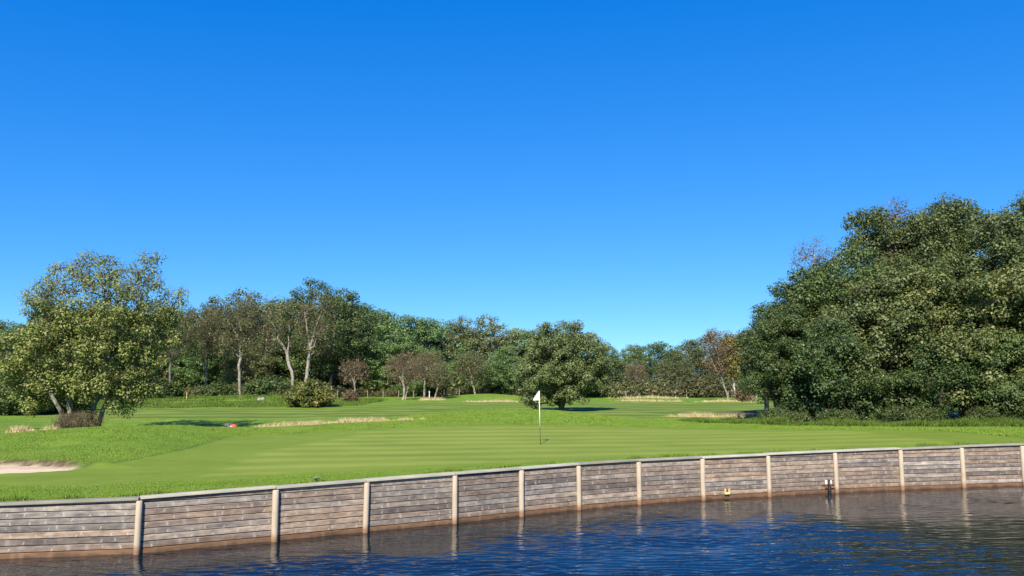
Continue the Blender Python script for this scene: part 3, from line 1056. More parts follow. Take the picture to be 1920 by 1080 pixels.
big = [big_tree(21, 10.0, 3.7, LEAF_OAK, BARK_DARK), big_tree(22, 12.6, 4.2, LEAF_ALDER, BARK_DARK, 470), big_tree(23, 8.0, 3.4, LEAF_SYCAMORE, BARK_GREY, 320, 165, 0.148),
       big_tree(24, 6.0, 3.0, LEAF_OAK, BARK_DARK, 200, 130, 0.155, 0.3, 0.58), big_tree(25, 8.0, 3.2, LEAF_ALDER, BARK_DARK, 310, 160, 0.148)]
CL = "trees of the clump on the right bank"
right_trees = [   # mesh, u, depth, rz, scale, label
    (0, 1462, 50.0, 0.3, 0.78, "small dark tree at the end of the tall clump, beside two white birch stems"),
    (0, 1512, 52.5, 2.9, 0.98, "dark sloping tree in the clump between its small end tree and the wispy birch"),
    (0, 1586, 52.5, 1.4, 1.22, "dark green tree in the tall clump, right of the wispy russet birch top"),
    (1, 1694, 54.0, 2.2, 1.20, "dark tall tree in the clump, just under its highest russet top"),
    (1, 1808, 56.0, 3.6, 1.22, "tall olive green tree in the right clump, second from the picture's edge"),
    (1, 1900, 52.0, 5.0, 1.20, "tallest olive green tree of the clump at the picture's right edge"),
    (1, 1742, 56.5, 5.2, 1.27, "dark olive tree in the clump, just right of its highest russet top"),
    (4, 1650, 48.0, 0.9, 1.20, "mid-height olive tree at the front middle of the clump"),
    (0, 1735, 49.5, 4.9, 1.08, "dark tree half hidden in the middle of the clump"),
    (2, 1808, 46.4, 2.9, 1.22, "broad pale-leaved tree at the front of the clump above the green's end"),
    (2, 1935, 46.0, 4.4, 1.20, "pale-leaved tree front of the clump, cut by the right edge"),
    (3, 1530, 47.3, 0.4, 1.00, "low dark tree at the front left foot of the clump"),
    (3, 1610, 45.8, 3.5, 0.80, "low dark bushy tree at the clump's foot beside the weeds"),
    (3, 1735, 45.3, 1.8, 0.82, "low bushy tree at the middle of the clump's foot"),
    (3, 1880, 44.9, 5.2, 0.85, "bright low bushy tree at the clump's foot near the right edge"),
    (1, 1995, 52.5, 3.6, 1.20, "tall olive tree of the clump past the picture's right edge"),
    (2, 2050, 45.5, 1.2, 1.1, "pale-leaved tree at the clump's far right end"),
]
for (k, u, w, rz, sc, lab) in right_trees:
    plant("broadleaf_tree", big[k], lab, "tree", X(u, w), w, rz, sc, CL)

# wispy russet birches showing over the clump
def birch(seed, h, wx, leafm, n_cl=110, n_leaf=30, leaf=0.13, twigs=9, bark=None, lean=0.0, low=.35):
    return tree_parts("birch", seed, bark or BARK_BIRCH, leafm,
        ells=[(lean * .6, 0, h * .66, wx, wx, h * .34), (lean, 0, h * .84, wx * .6, wx * .6, h * .17), (lean * .3, 0, h * .48, wx * .8, wx * .8, h * .2)],
        stems=[((0, 0, -.2), (lean, 0, h * .93)), ((0.05, 0, h * .25), (lean + wx * .5, .2, h * .8)), ((0, 0, h * .3), (lean - wx * .55, -.2, h * .78))],
        n_cl=n_cl, cl_r=0.55, n_leaf=n_leaf, leaf=leaf, trunk_r=h * .013, twigs=twigs, min_z=h * low, shell=0.2, flat=1.0, twig_len=1.25, tip=0.010, twig_r=0.008, thin=.03)


b_rus = birch(31, 10.5, 1.7, LEAF_RUSSET)
plant("birch_tree", b_rus, "wispy russet birch leaning out over the clump's sloping left side", "tree", X(1534, 54), 54.0, 0.3, 1.16, CL)
plant("birch_tree", b_rus, "russet birch whose top is the highest point left in the clump", "tree", X(1692, 56), 56.0, 2.0, 1.47, CL)
plant("birch_tree", b_rus, "thin russet birch top behind the small dark end tree", "tree", X(1470, 56), 56.0, 4.0, 0.82, CL)
plant("birch_tree", b_rus, "grey-brown birch top between the two tallest trees of the clump", "tree", X(1760, 57), 57.0, 5.0, 1.44, CL)
b_stem = birch(35, 6.5, 1.3, LEAF_SHRUB, 60, 60, 0.17, 3, None, -0.7)
plant("birch_tree", b_stem, "white-stemmed birch leaning at the clump's end, near the red shrub", "tree", X(1428, 58), 58.0, 0.2, 1.0, CL)
plant("birch_tree", b_stem, "upright white birch stem at the clump's end beside a leaning one", "tree", X(1436, 59), 59.0, 2.6, 1.05, CL)

# ------------------------------------------------------------------ the wood behind the fairway
def wood_tree(seed, h, wx, leafm, bark=BARK_DARK, n_cl=250, n_leaf=85, leaf=0.24, low=.06):
    return tree_parts("wood_tree", seed, bark, leafm,
        ells=[(0, 0, h * .62, wx, wx, h * .36), (wx * .2, 0, h * .40, wx * .95, wx * .95, h * .28), (-wx * .25, 0, h * .5, wx * .8, wx * .8, h * .3), (0, 0, h * .82, wx * .6, wx * .6, h * .17)],
        stems=[((0, 0, -.2), (0, 0, h * .8)), ((0, 0, h * .2), (wx * .4, 0, h * .6)), ((0, 0, h * .2), (-wx * .4, .3, h * .62))],
        n_cl=n_cl, cl_r=0.80, n_leaf=n_leaf, leaf=leaf, trunk_r=h * .017, min_z=h * low, shell=0.3, flat=0.75, bough=(28, 1.65), sides=5, tip=.02)


wood = [wood_tree(41, 11, 3.9, LEAF_WOOD), wood_tree(42, 11, 4.3, LEAF_WOOD), wood_tree(43, 11, 3.6, LEAF_OLIVE, BARK_GREY, 240, 75), wood_tree(44, 11, 3.4, LEAF_WOOD, BARK_DARK, 240),
        wood_tree(45, 11, 4.0, LEAF_OLIVE, BARK_GREY, 240, 65, 0.24, .15)]
SKY_U = [-320, -100, 0, 60, 200, 340, 430, 480, 520, 600, 660, 690, 720, 800, 850, 920, 990, 1080, 1140, 1200, 1240, 1300, 1350, 1400, 1500, 1700]
SKY_V = [600, 600, 607, 600, 590, 577, 575, 562, 566, 560, 570, 592, 590, 594, 602, 606, 620, 636, 652, 647, 642, 637, 634, 628, 640, 640]
WOODG = "trees of the wood behind the fairway"
def beside(u):
    for lim, where in ((20, "near the picture's left edge"), (330, "behind the tall mound tree"), (500, "left of the pale bare trees"), (690, "around the big oak"),
                       (840, "behind the small autumn trees"), (970, "left of the round lone tree"), (1140, "behind the round lone tree"), (1330, "behind the brown heath belt"), (9999, "beside the right clump")):
        if u < lim:
            return where


def wood_label(k, u, front):
    return ("olive-brown thin-leaved tree" if k in (2, 4) else "dense dark green tree") + (" at the front of the wood, " if front else " deep in the wood, ") + beside(u)



rw = random.Random(77)
u = -260.0
row = []
while u < 1430:
    row.append((u, rw.uniform(122, 128), 0))
    u += rw.uniform(44, 60)
u = -120.0
while u < 1410:
    row.append((u + 25, rw.uniform(111, 117), 1))
    u += rw.uniform(60, 95)
for (u, w, front) in row:
    if u > 1130:
        w += 16
    target_v = float(np.interp(u, SKY_U, SKY_V)) + rw.uniform(-5, 9)
    x = X(u, w)
    g = float(H(x, w))
    top = CAM_Z + (715 - target_v) / FPX * w
    h = (top - g) * (rw.uniform(0.55, 0.82) if front else 1.0)
    if front and 500 < u < 690:
        continue
    west = u < 540
    k = rw.choice([2, 2, 4, 1] if west else ([0, 1, 3, 0, 1, 3, 2] if u < 1130 else [0, 1, 0, 3, 4]))
    fat = rw.uniform(1.05, 1.3)
    t = plant("wood_tree", wood[k], wood_label(k, u, front), "tree", x, w, rw.uniform(0, 6.28), h / 11.0 * 1.04, WOODG, -0.1)
    t.scale = (t.scale[0] * fat, t.scale[1] * fat, t.scale[2])

# the dark oak that stands out of the skyline
m_oak = tree_parts("oak", 51, BARK_DARK, LEAF_OAK,
    ells=[(0.6, 0, 11.6, 3.9, 3.6, 3.6), (-2.6, 0, 12.6, 2.4, 2.4, 2.3), (2.6, 0, 9.2, 3.2, 3.2, 3.2), (0.0, 0, 7.0, 4.2, 4, 4)],
    stems=[((0, 0, -.2), (0.3, 0, 12)), ((0, 0, 3), (2.6, 0, 10)), ((0, 0, 3), (-2.6, 0, 11.4))],
    n_cl=270, cl_r=0.8, n_leaf=85, leaf=0.24, trunk_r=.3, min_z=1.5, shell=0.3, flat=0.8, bough=(30, 1.7), sides=5)
plant("broadleaf_tree", m_oak, "big dark oak whose crown rises above the wood's skyline", "tree", X(620, 113), 113.0, 0.0, 1.10)

# pale bare-limbed trees in front of it
def bare_tree(seed, h, wx, lean, fork, leafm=LEAF_OLIVE, n_cl=90, n_leaf=26, twigs=9, bark=BARK_PALE, tr=0.015, low=.42, leaf=.22):
    return tree_parts("bare_tree", seed, bark, leafm,
        ells=[(lean, 0, h * .74, wx, wx * .8, h * .26), (lean * 1.3, 0, h * .58, wx * .85, wx * .7, h * .2)],
        stems=[((0, 0, -.2), (lean * .35, 0, h * fork)), ((lean * .35, 0, h * fork), (lean + wx * .45, 0, h * .9)), ((lean * .35, 0, h * fork), (lean - wx * .5, 0, h * .86))],
        n_cl=n_cl, cl_r=0.8, n_leaf=n_leaf, leaf=leaf, trunk_r=h * tr, twigs=twigs, min_z=h * low, shell=0.25, flat=1, sides=6, tip=.022, twig_len=1.3, twig_r=.011, thin=.06)


m_b1 = bare_tree(61, 14.0, 3.4, -2.6, .40, n_leaf=34, tr=.016)
m_b2 = bare_tree(62, 14.0, 3.0, 0.9, .45, n_leaf=18, twigs=9, tr=.016)
m_b3 = bare_tree(63, 14.0, 3.6, -0.6, .5, n_leaf=48, n_cl=110, tr=.013)
m_b4 = bare_tree(64, 14.0, 3.6, 0.4, .5, n_leaf=52, n_cl=120, tr=.012, bark=BARK_GREY)
PB = "pale-trunked trees along the wood's edge"
plant("pale_trunk_tree", m_b1, "pale-trunked thin tree leaning away from the bare tree by the oak", "tree", X(553, 103), 103.0, 0.0, 0.97, PB)
plant("pale_trunk_tree", m_b2, "nearly bare pale tree with forked limbs in front of the big oak", "tree", X(578, 104), 104.0, 0.0, 1.0, PB)
plant("pale_trunk_tree", m_b3, "grey-brown thin-leaved tree with one pale trunk left of the leaning one", "tree", X(455, 101), 101.0, 0.0, 0.98, PB)
plant("thin_tree", m_b4, "thin-leaved brownish tree beside the tall mound tree's crown", "tree", X(388, 106), 106.0, 2.0, 0.92, PB)
plant("thin_tree", m_b4, "thin-leaved grey-stemmed tree half behind the tall mound tree", "tree", X(330, 100), 100.0, 3.9, 0.90, PB)

# small autumn trees along the fence
def small_tree(seed, h, wx, leafm, bark=BARK_PALE, n_cl=75, n_leaf=30, twigs=9, lean=0.0, stems2=False, low=.30):
    st = [((0, 0, -.2), (lean, 0, h * .4)), ((lean, 0, h * .36), (lean + wx * .5, 0, h * .8)), ((lean, 0, h * .36), (lean - wx * .5, .1, h * .78)), ((lean, 0, h * .36), (lean * 1.2, -.2, h * .85))]
    if stems2:
        st.append(((0.26, .08, -.2), (1.15, .3, h * .6)))
    return tree_parts("small_tree", seed, bark, leafm,
        ells=[(lean, 0, h * .64, wx, wx * .9, h * .34), (lean, 0, h * .78, wx * .7, wx * .7, h * .2)], stems=st,
        n_cl=n_cl, cl_r=0.55, n_leaf=n_leaf, leaf=.17, trunk_r=h * .024, twigs=twigs, min_z=h * low, shell=0.2, flat=1, sides=6, tip=.012, twig_len=1.2, twig_r=.008, thin=.035)


s_a = small_tree(71, 5.2, 2.1, LEAF_RUSSET, n_leaf=15)
s_b = small_tree(72, 6.2, 2.5, LEAF_RUSSET, n_cl=95, n_leaf=24, stems2=True)
s_c = small_tree(73, 4.6, 1.7, LEAF_OLIVE, n_leaf=26, lean=0.55)
SA = "small autumn trees along the fence"
plant("small_tree", s_a, "small brownish half-bare tree right of the round bush", "tree", X(667, 98), 98.0, 0.0, 1.0, SA)
plant("small_tree", s_b, "russet-leaved small tree with two pale stems by the fence", "tree", X(757, 97), 97.0, 0.0, 0.97, SA)
plant("small_tree", s_a, "greyish twiggy tree just behind the russet two-stemmed one", "tree", X(796, 104), 104.0, 2.5, 1.28, SA)
plant("small_tree", s_c, "small tan-leaved tree with a slanting pale stem by the dry grass", "tree", X(815, 97), 97.0, 0.0, 1.0, SA)
plant("small_tree", s_c, "brownish small tree between the tan one and the round dark tree", "tree", X(893, 108), 108.0, 3.3, 1.30, SA)
plant("small_tree", s_b, "muted brown-green thin tree at the far end of the heath, pale stem", "tree", X(1192, 112), 112.0, 1.0, 0.85, SA)
b_far = birch(36, 9.5, 2.4, LEAF_RUSSET, 130, 34, 0.2, 10, BARK_PALE, -1.6)
b_gold = birch(37, 8.6, 1.5, LEAF_YELLOW, 100, 62, 0.21, 4, BARK_BIRCH, 0.3, .25)
plant("birch_tree", b_far, "reddish thin birch leaning left near the right end of the heath", "tree", X(1362, 93), 93.0, 0.0, 0.92, SA)
plant("birch_tree", b_gold, "golden-green birch with white stem beside the leaning reddish one", "tree", X(1376, 92), 92.0, 0.0, 0.93, SA)
plant("small_tree", s_a, "thin leafless-looking tree under the right clump's left end", "tree", X(1412, 95), 95.0, 1.0, 1.0, SA)

# ------------------------------------------------------------------ bushes
def bush(seed, r, h, leafm, n_cl=90, cl=0.45, n_leaf=85, leaf=0.16, twigs=0, bark=BARK_DARK):
    return tree_parts("bush", seed, bark, leafm,
        ells=[(0, 0, h * .45, r, r, h * .52), (r * .35, 0, h * .6, r * .6, r * .6, h * .4), (-r * .4, 0, h * .4, r * .65, r * .65, h * .42)],
        stems=[((0, 0, -.1), (0, 0, h * .6)), ((.1, 0, -.1), (r * .5, 0, h * .5)), ((-.1, 0, -.1), (-r * .5, 0, h * .5))],
        n_cl=n_cl, cl_r=cl, n_leaf=n_leaf, leaf=leaf, trunk_r=.06, min_z=0.12, shell=0.5, flat=.85, sides=5, twigs=twigs, tip=.01)


PARTS_B = ("stems", "foliage")
m_bush = bush(81, 2.25, 2.5, LEAF_BUSH, 120, .5, 100, .2)
plant("round_bush", m_bush, "dense round bush with yellowish top on the bank below the pale trees", "bush", X(585, 74), 74.0, 0.4, 1.0, None, -.05, PARTS_B)
m_dk = bush(82, 2.2, 2.9, LEAF_SHRUB, 120, .55, 85, .2)
DKG = "dark shrubs at the foot of the left wood"
for (u, w, rz, sc, lab) in [(-10, 58, 0, 1.05, "dark shrub at the picture's left edge below the wood"), (48, 57, 1.3, 0.95, "second dark shrub from the left edge below the wood"),
                            (98, 60, 2.6, 1.08, "dark shrub just left of the tall tree's stems"), (-70, 60, 4, 1.2, "dark shrub past the picture's left edge"),
                            (22, 66, 3.1, 1.45, "taller dark shrub behind the pair at the left edge"), (135, 66, 5.1, 1.1, "dark shrub behind the tall tree's stems")]:
    plant("shrub", m_dk, lab, "shrub", X(u, w), w, rz, sc, DKG, -.05, PARTS_B)
m_un = bush(83, 2.4, 2.2, LEAF_SHRUB, 80, .6, 60, .26)
m_he = bush(84, 2.6, 1.7, LEAF_HEATH, 80, .55, 62, .24, 3, TWIG)
UN = "undergrowth shrubs along the wood's edge"
ru = random.Random(9)
for u in range(190, 560, 38):
    w = 98 + ru.uniform(-2, 6)
    plant("shrub", m_un if ru.random() < .55 else m_he, "low shrub in the shade along the wood's edge, " + beside(u), "shrub", X(u + ru.uniform(-8, 8), w), w, ru.uniform(0, 6), ru.uniform(.8, 1.25), UN, -.05, PARTS_B)
for u in range(640, 980, 46):
    w = 112 + ru.uniform(-1, 4)
    plant("shrub", m_he if ru.random() < .6 else m_un, "low brownish shrub beyond the wire fence, " + beside(u), "shrub", X(u + ru.uniform(-8, 8), w), w, ru.uniform(0, 6), ru.uniform(.7, 1.0), UN, -.05, PARTS_B)
for u in range(1140, 1440, 24):
    w = 112 + ru.uniform(-2, 12)
    plant("shrub", m_he, "low heath shrub in the brown belt between round tree and right clump", "shrub", X(u + ru.uniform(-5, 5), w), w, ru.uniform(0, 6), ru.uniform(.6, 1.6), UN, -.05, PARTS_B)
for u in range(150, 1130, 36):
    w = 119 + ru.uniform(-1, 3)
    plant("shrub", m_un, "shaded tall undergrowth shrub between the wood's trunks, " + beside(u), "shrub", X(u + ru.uniform(-8, 8), w), w, ru.uniform(0, 6), ru.uniform(1.3, 1.8), UN, -.05, PARTS_B)
m_red = bush(85, 1.3, 1.7, LEAF_RUSSET, 50, .4, 60, .17, 4, TWIG)
plant("shrub", m_red, "dark red rounded shrub beside the golden birch", "shrub", X(1392, 90), 90.0, 0, 1.0, None, -.05, PARTS_B)
plant("shrub", m_red, "small brown shrub at the foot of the half-bare small tree", "shrub", X(662, 88), 88.0, 2, 0.75, None, -.05, PARTS_B)
m_brush = bush(86, 1.35, 1.15, LEAF_OLIVE, 80, .35, 16, .10, 26, TWIG)
plant("brushwood", m_brush, "tangled brown brushwood around the tall tree's stems", "brushwood", X(158, 39.8), 39.8, 0, 0.78, None, -.05, PARTS_B)
m_ft = bush(87, 1.5, 1.25, LEAF_SHRUB, 70, .36, 60, .13, 3)
FT = "low shrubs along the foot of the right clump"
for (u, w, sc, lab) in [(1448, 46.5, .7, "dark low shrub at the clump's left foot by the dry grass"), (1485, 44.6, .6, "low twiggy shrub beside the clump's left foot"),
                        (1560, 44.0, .75, "low shrub under the clump between weeds and low trees"), (1668, 43.6, .85, "greyish low shrub under the clump's middle"),
                        (1720, 43.8, .8, "low shrub under the clump, right of the greyish one"), (1835, 43.4, .8, "low green shrub under the clump near the right edge"), (1915, 43.4, .9, "low shrub at the clump's foot, cut by the picture edge")]:
    plant("shrub", m_ft, lab, "shrub", X(u, w), w, ru.uniform(0, 6), sc, FT, -.05, PARTS_B)

# ------------------------------------------------------------------ grasses
def grass_mat(name, a, b, tip, trans=0.18):
    m, nt = new_mat(name)
    t = NT(nt)
    rnd = t.n('ShaderNodeNewGeometry').outputs['Random Per Island']
    oc = t.n('ShaderNodeTexCoord').outputs['Object']
    pt = t.noise(oc, 0.8, 3)
    c = t.mix(t.math('ADD', t.math('MULTIPLY', rnd, .55), t.math('MULTIPLY', t.math('SUBTRACT', pt, .28), .9), clamp=True), a, b)
    c = t.mix(t.math('GREATER_THAN', t.math('FRACT', t.math('MULTIPLY', rnd, 13.7)), 0.93), c, tip)
    nv = t.n('ShaderNodeVectorMath', operation='MULTIPLY_ADD')
    t.set(nv.inputs[0], t.n('ShaderNodeNewGeometry').outputs['Normal'])
    nv.inputs[1].default_value = (0.55, 0.55, 0.2)
    nv.inputs[2].default_value = (0, -0.12, 0.85)
    nn = t.n('ShaderNodeVectorMath', operation='NORMALIZE')
    t.set(nn.inputs[0], nv.outputs[0])
    p = t.principled(c, 0.7, 0.12, nn.outputs[0])
    tr = t.n('ShaderNodeBsdfTranslucent')
    t.set(tr.inputs[0], c)
    ms = t.n('ShaderNodeMixShader')
    ms.inputs[0].default_value = trans
    nt.links.new(p.outputs[0], ms.inputs[1])
    nt.links.new(tr.outputs[0], ms.inputs[2])
    t.out(ms.outputs[0])
    return m


G_ROUGH = grass_mat("rough_blade", (0.108, 0.195, 0.020), (0.190, 0.305, 0.040), (0.26, 0.29, 0.08))
G_DRY = grass_mat("dry_blade", (0.42, 0.33, 0.16), (0.66, 0.55, 0.33), (0.24, 0.27, 0.08))
G_WEED = grass_mat("weed_leaf", (0.050, 0.098, 0.012), (0.115, 0.185, 0.026), (0.19, 0.22, 0.06))


def blades(name, label, cat, mat, xy, h, w, lean=0.35, dz=-0.01, hvar=0.35, seed=1):
    rng = np.random.default_rng(seed)
    n = len(xy)
    z = H(xy[:, 0], xy[:, 1]) + dz
    b = np.column_stack([xy, z])
    th = rng.uniform(0, 2 * np.pi, n)
    side = np.column_stack([np.cos(th), np.sin(th), np.zeros(n)])
    hh = (h if np.isscalar(h) else h) * rng.uniform(1 - hvar, 1 + hvar, n)
    ww = w * rng.uniform(.7, 1.3, n)
    l = rng.normal(size=(n, 2)) * lean
    top = b + np.column_stack([l[:, 0] * hh, l[:, 1] * hh, hh])
    V = np.stack([b - side * ww[:, None] * .5, b + side * ww[:, None] * .5, top], 1).reshape(-1, 3)
    me = mesh_np(name, V, np.arange(n * 3).reshape(n, 3), mat)
    return link(name, me, None, kind="stuff", label=label, category=cat)


def rand_xy(n, x0, x1, y0, y1, keep, seed):
    rng = np.random.default_rng(seed)
    out = []
    tot = 0
    while tot < n:
        x = rng.uniform(x0, x1, n)
        y = rng.uniform(y0, y1, n)
        k = keep(x, y, rng.random(n))
        out.append(np.column_stack([x[k], y[k]]))
        tot += k.sum()
        if len(out) > 40:
            break
    return np.concatenate(out)[:n]


# strip of longer grass behind the capping
rim_w = lambda x: np.interp(x, [-18, -14, -6, 0, 4, 8, 14, 18, 26], [3.6, 3.6, 2.3, 1.1, 0.42, 0.16, 0.14, 0.5, 0.9])
def rim_keep(x, y, r):
    t = y - wall_y(x) - 0.20
    return (t > 0) & (t < rim_w(x) * (0.75 + 0.4 * vnoise(x, y, 1.5, 31) + .25 * r)) & (r < np.interp(t, [0, .5, 3], [1, .85, .55]))
xy = rand_xy(120000, -18, 26, 13, 33, rim_keep, 41)
blades("rim_grass", "longer bright green grass along the back of the timber capping", "grass", G_ROUGH, xy,
       0.032 + np.clip(0.03 + 0.20 * vnoise(xy[:, 0], xy[:, 1] * 0, .55, 5), 0, .2) * (xy[:, 1] - wall_y(xy[:, 0]) < 0.40), 0.014, .5, seed=2)
# rough on the two mounds
def mound_keep(x, y, r):
    s = -green_sd(x, y)
    return (s > 0.05) & (y - wall_y(x) > 3.0) & (bunker_e(x, y) > 1.12) & (r < 0.9)
xy = rand_xy(130000, -24, -8, 21, 42, mound_keep, 42)
blades("mound_grass", "bright rough grass covering the mound behind the bunker", "grass", G_ROUGH, xy, 0.034 * (0.8 + 1.0 * (vnoise(xy[:, 0], xy[:, 1], 1.2, 14) + .3)), 0.024, .55, seed=3)
xy = rand_xy(110000, -10, 14, 36, 50, lambda x, y, r: (green_sd(x, y) < -0.05) & (bunker2_e(x, y) > 1.2), 43)
blades("mound_grass", "bright rough grass covering the mound behind the flag", "grass", G_ROUGH, xy, 0.045 * (0.8 + 1.0 * (vnoise(xy[:, 0], xy[:, 1], 1.4, 15) + .3)), 0.034, .55, seed=4)
xy = rand_xy(60000, 13, 27, 33, 45, lambda x, y, r: green_sd(x, y) < -0.1, 44)
blades("rough_grass", "rough grass between the green's right end and the weeds", "grass", G_ROUGH, xy, 0.09, 0.03, .5, seed=5)


def patch_keep(cx, cy, sx, sy, seed):
    return lambda x, y, r: r < np.clip(1.1 - ((x - cx) / sx) ** 4 - ((y - cy - 0.5 * sy * vnoise(x, y * 0, 3.0, seed + 2)) / sy) ** 2 * 1.2 + 0.7 * vnoise(x, y, 1.4, seed) + 0.8 * vnoise(x, y, .35, seed + 1), 0, 1) ** 2


dry = [  # u centre, depth, half width in px, half depth m, height, count, label
    (625, 42.5, 175, 0.7, 0.21, 3600, "long strip of dry straw-coloured grass right of the robot mower"),
    (1335, 53.5, 98, 0.9, 0.24, 2000, "dry straw grass strip in front of the right clump's left end"),
    (48, 37.5, 30, .7, 0.25, 700, "small tuft of dry grass left of the tall tree"),
    (110, 39.0, 28, .6, 0.22, 300, "thin dry grass beside the brushwood"),
    (918, 89.0, 68, 1.4, 0.24, 900, "dry grass belt left of the round tree, beyond the fairway"),
    (1215, 92.0, 75, 1.4, 0.22, 800, "dry grass belt right of the round tree, beyond the fairway"),
    (1355, 89.0, 62, 1.4, 0.24, 900, "dry grass belt at the foot of the birches"),
    (812, 95.0, 28, 1.3, 0.35, 450, "dry grass tuft around the tan tree's stem"),
    (1215, 106.0, 80, 1.6, 0.28, 800, "pale grass fringe below the brown heath belt"),
]
for i, (u, w, hu, sy, h, n, lab) in enumerate(dry):
    cx, sx = X(u, w), hu / FPX * w
    xy = rand_xy(n, cx - sx * 1.2, cx + sx * 1.2, w - sy * 1.3, w + sy * 1.3, patch_keep(cx, w, sx, sy, 60 + i), 70 + i)
    q = np.clip(1.15 - np.abs((xy[:, 0] - cx) / sx) ** 3 - 0.7 * ((xy[:, 1] - w) / sy) ** 2 + 0.9 * vnoise(xy[:, 0], xy[:, 1], 1.3, 400 + i) + 1.2 * vnoise(xy[:, 0], xy[:, 1], .4, 420 + i), 0.12, 1.3)
    blades("dry_grass", lab, "grass", G_DRY, xy, h * q, 0.026 if w < 60 else 0.05, .45, seed=80 + i)
# weeds and nettles along the foot of the right clump
def weed_keep(x, y, r):
    c = np.interp(x, [9, 13, 16, 20, 30], [47.5, 46, 43.8, 42.6, 42.3])
    return np.abs(y - c + 1.2 * vnoise(x, y, 2, 91)) < np.interp(x, [9, 14, 20], [.5, 1.1, 1.5])
xy = rand_xy(42000, 10, 31, 39, 50, weed_keep, 92)
blades("weeds", "tall green weeds along the foot of the right clump", "weeds", G_WEED, xy, 0.34 * np.interp(xy[:, 0], [10, 16], [.35, 1]) * (1 + 1.2 * vnoise(xy[:, 0], xy[:, 1], .8, 93)), 0.055, .5, seed=94)
# tussocks on the bank below the pale trees
xy = rand_xy(26000, -46, -15, 70, 97, lambda x, y, r: (fair_sd(x, y) < -.3) & (np.abs(y - 84 - .1 * (x + 30)) < 12) & (r < .4 + vnoise(x, y, 3, 95)), 96)
blades("tussock_grass", "uneven green tussock grass on the bank below the pale trees", "grass", G_WEED, xy, 0.20 * (1 + 1.6 * vnoise(xy[:, 0], xy[:, 1], 1.8, 98)), 0.09, .5, seed=97)

# ------------------------------------------------------------------ flagstick
WHITE = plain("flag_white", (0.80, 0.80, 0.79), .6, .3, .03, 20)
POLE_W = plain("pole_white", (0.82, 0.82, 0.80), .35, .5, .03, 20)
POLE_D = plain("pole_dark", (0.035, 0.038, 0.03), .45, .4, .2, 20)
CUP = plain("cup_dark", (0.02, 0.02, 0.02), .8, .2)
fx, fy = ground_pt(1013.5, 833.0, 1.36)
fz = float(H(fx, fy))
fl = thing("flagstick", "white pennant on a white pole with dark lower end, standing in the green", "flag", (fx, fy, fz))
link("upper_pole", MB().tube([(-.02, 0, .64), (-.045, 0, 2.06)], [.019, .015], 10).mesh("upper_pole", POLE_W, True), fl)
link("lower_pole", MB().tube([(0, 0, -.12), (-.02, 0, .64)], [.011, .012], 10).mesh("lower_pole", POLE_D, True), fl)
link("cup", MB().tube([(0, 0, -.11), (0, 0, 0.004)], [.054, .054], 16).mesh("cup", CUP, False), fl)


def flag_mesh():
    nx, nz = 9, 11
    vs, fs = [], []
    th = 0.0025
    for side in (-1, 1):
        for j in range(nz):
            fz_ = j / (nz - 1)                    # 0 top .. 1 bottom
            wdt = 0.255 * (0.05 + 0.95 * fz_ ** 0.9)
            for i in range(nx):
                f = i / (nx - 1)
                x = -wdt * f
                y = 0.035 * math.sin(f * 7 + fz_ * 2.0) * f + 0.05 * f * fz_ + side * th
                z = -0.36 * fz_ - 0.012 * f * fz_
                vs.append((x - .044 + 0.0, y, 2.05 + z))
    n = nx * nz
    for j in range(nz - 1):
        for i in range(nx - 1):
            a, b, c, d = j * nx + i, j * nx + i + 1, (j + 1) * nx + i + 1, (j + 1) * nx + i
            fs.append((a, b, c, d))
            fs.append((n + a, n + d, n + c, n + b))
    rim = [j * nx for j in range(nz)] + [(nz - 1) * nx + i for i in range(1, nx)] + [j * nx + nx - 1 for j in range(nz - 2, -1, -1)] + [i for i in range(nx - 2, 0, -1)]
    for a, b in zip(rim, rim[1:] + rim[:1]):
        fs.append((a, b, n + b, n + a))
    return mesh_py("pennant", vs, fs, WHITE, True)


link("pennant", flag_mesh(), fl)

# ------------------------------------------------------------------ robot mower behind the mound
RED = plain("mower_red", (0.60, 0.095, 0.045), .4, .5, .08)
DKG_ = plain("mower_grey", (0.09, 0.10, 0.115), .5, .4, .15)
TYRE = plain("mower_tyre", (0.02, 0.02, 0.02), .8, .2)
PALE = plain("mower_trim", (0.55, 0.55, 0.53), .5, .3, .06)
mx, my = X(440, 40.5), 40.5
mw = thing("robot_mower", "red and dark grey robot mower peeping over the mound's crest", "mower", (mx, my, float(H(mx, my)) - 0.05), 0.15, (.8, .8, .8))


def dome(x0, x1, y0, y1, z0, z1, n=9, p=2.6):
    vs, fs = [], []
    for i in range(n):
        for j in range(n):
            a, b = i / (n - 1) * 2 - 1, j / (n - 1) * 2 - 1
            k = max(0.0, (1 - abs(a) ** p)) ** .5 * max(0.0, (1 - abs(b) ** p)) ** .5
            vs.append(((x0 + x1) / 2 + a * (x1 - x0) / 2, (y0 + y1) / 2 + b * (y1 - y0) / 2, z0 + (z1 - z0) * k))
    for i in range(n - 1):
        for j in range(n - 1):
            fs.append((i * n + j, i * n + n + j, i * n + n + j + 1, i * n + j + 1))
    fs.append(tuple([i * n for i in range(n)] + [(n - 1) * n + j for j in range(1, n)] + [i * n + n - 1 for i in range(n - 2, -1, -1)] + [j for j in range(n - 2, 0, -1)]))
    return vs, fs


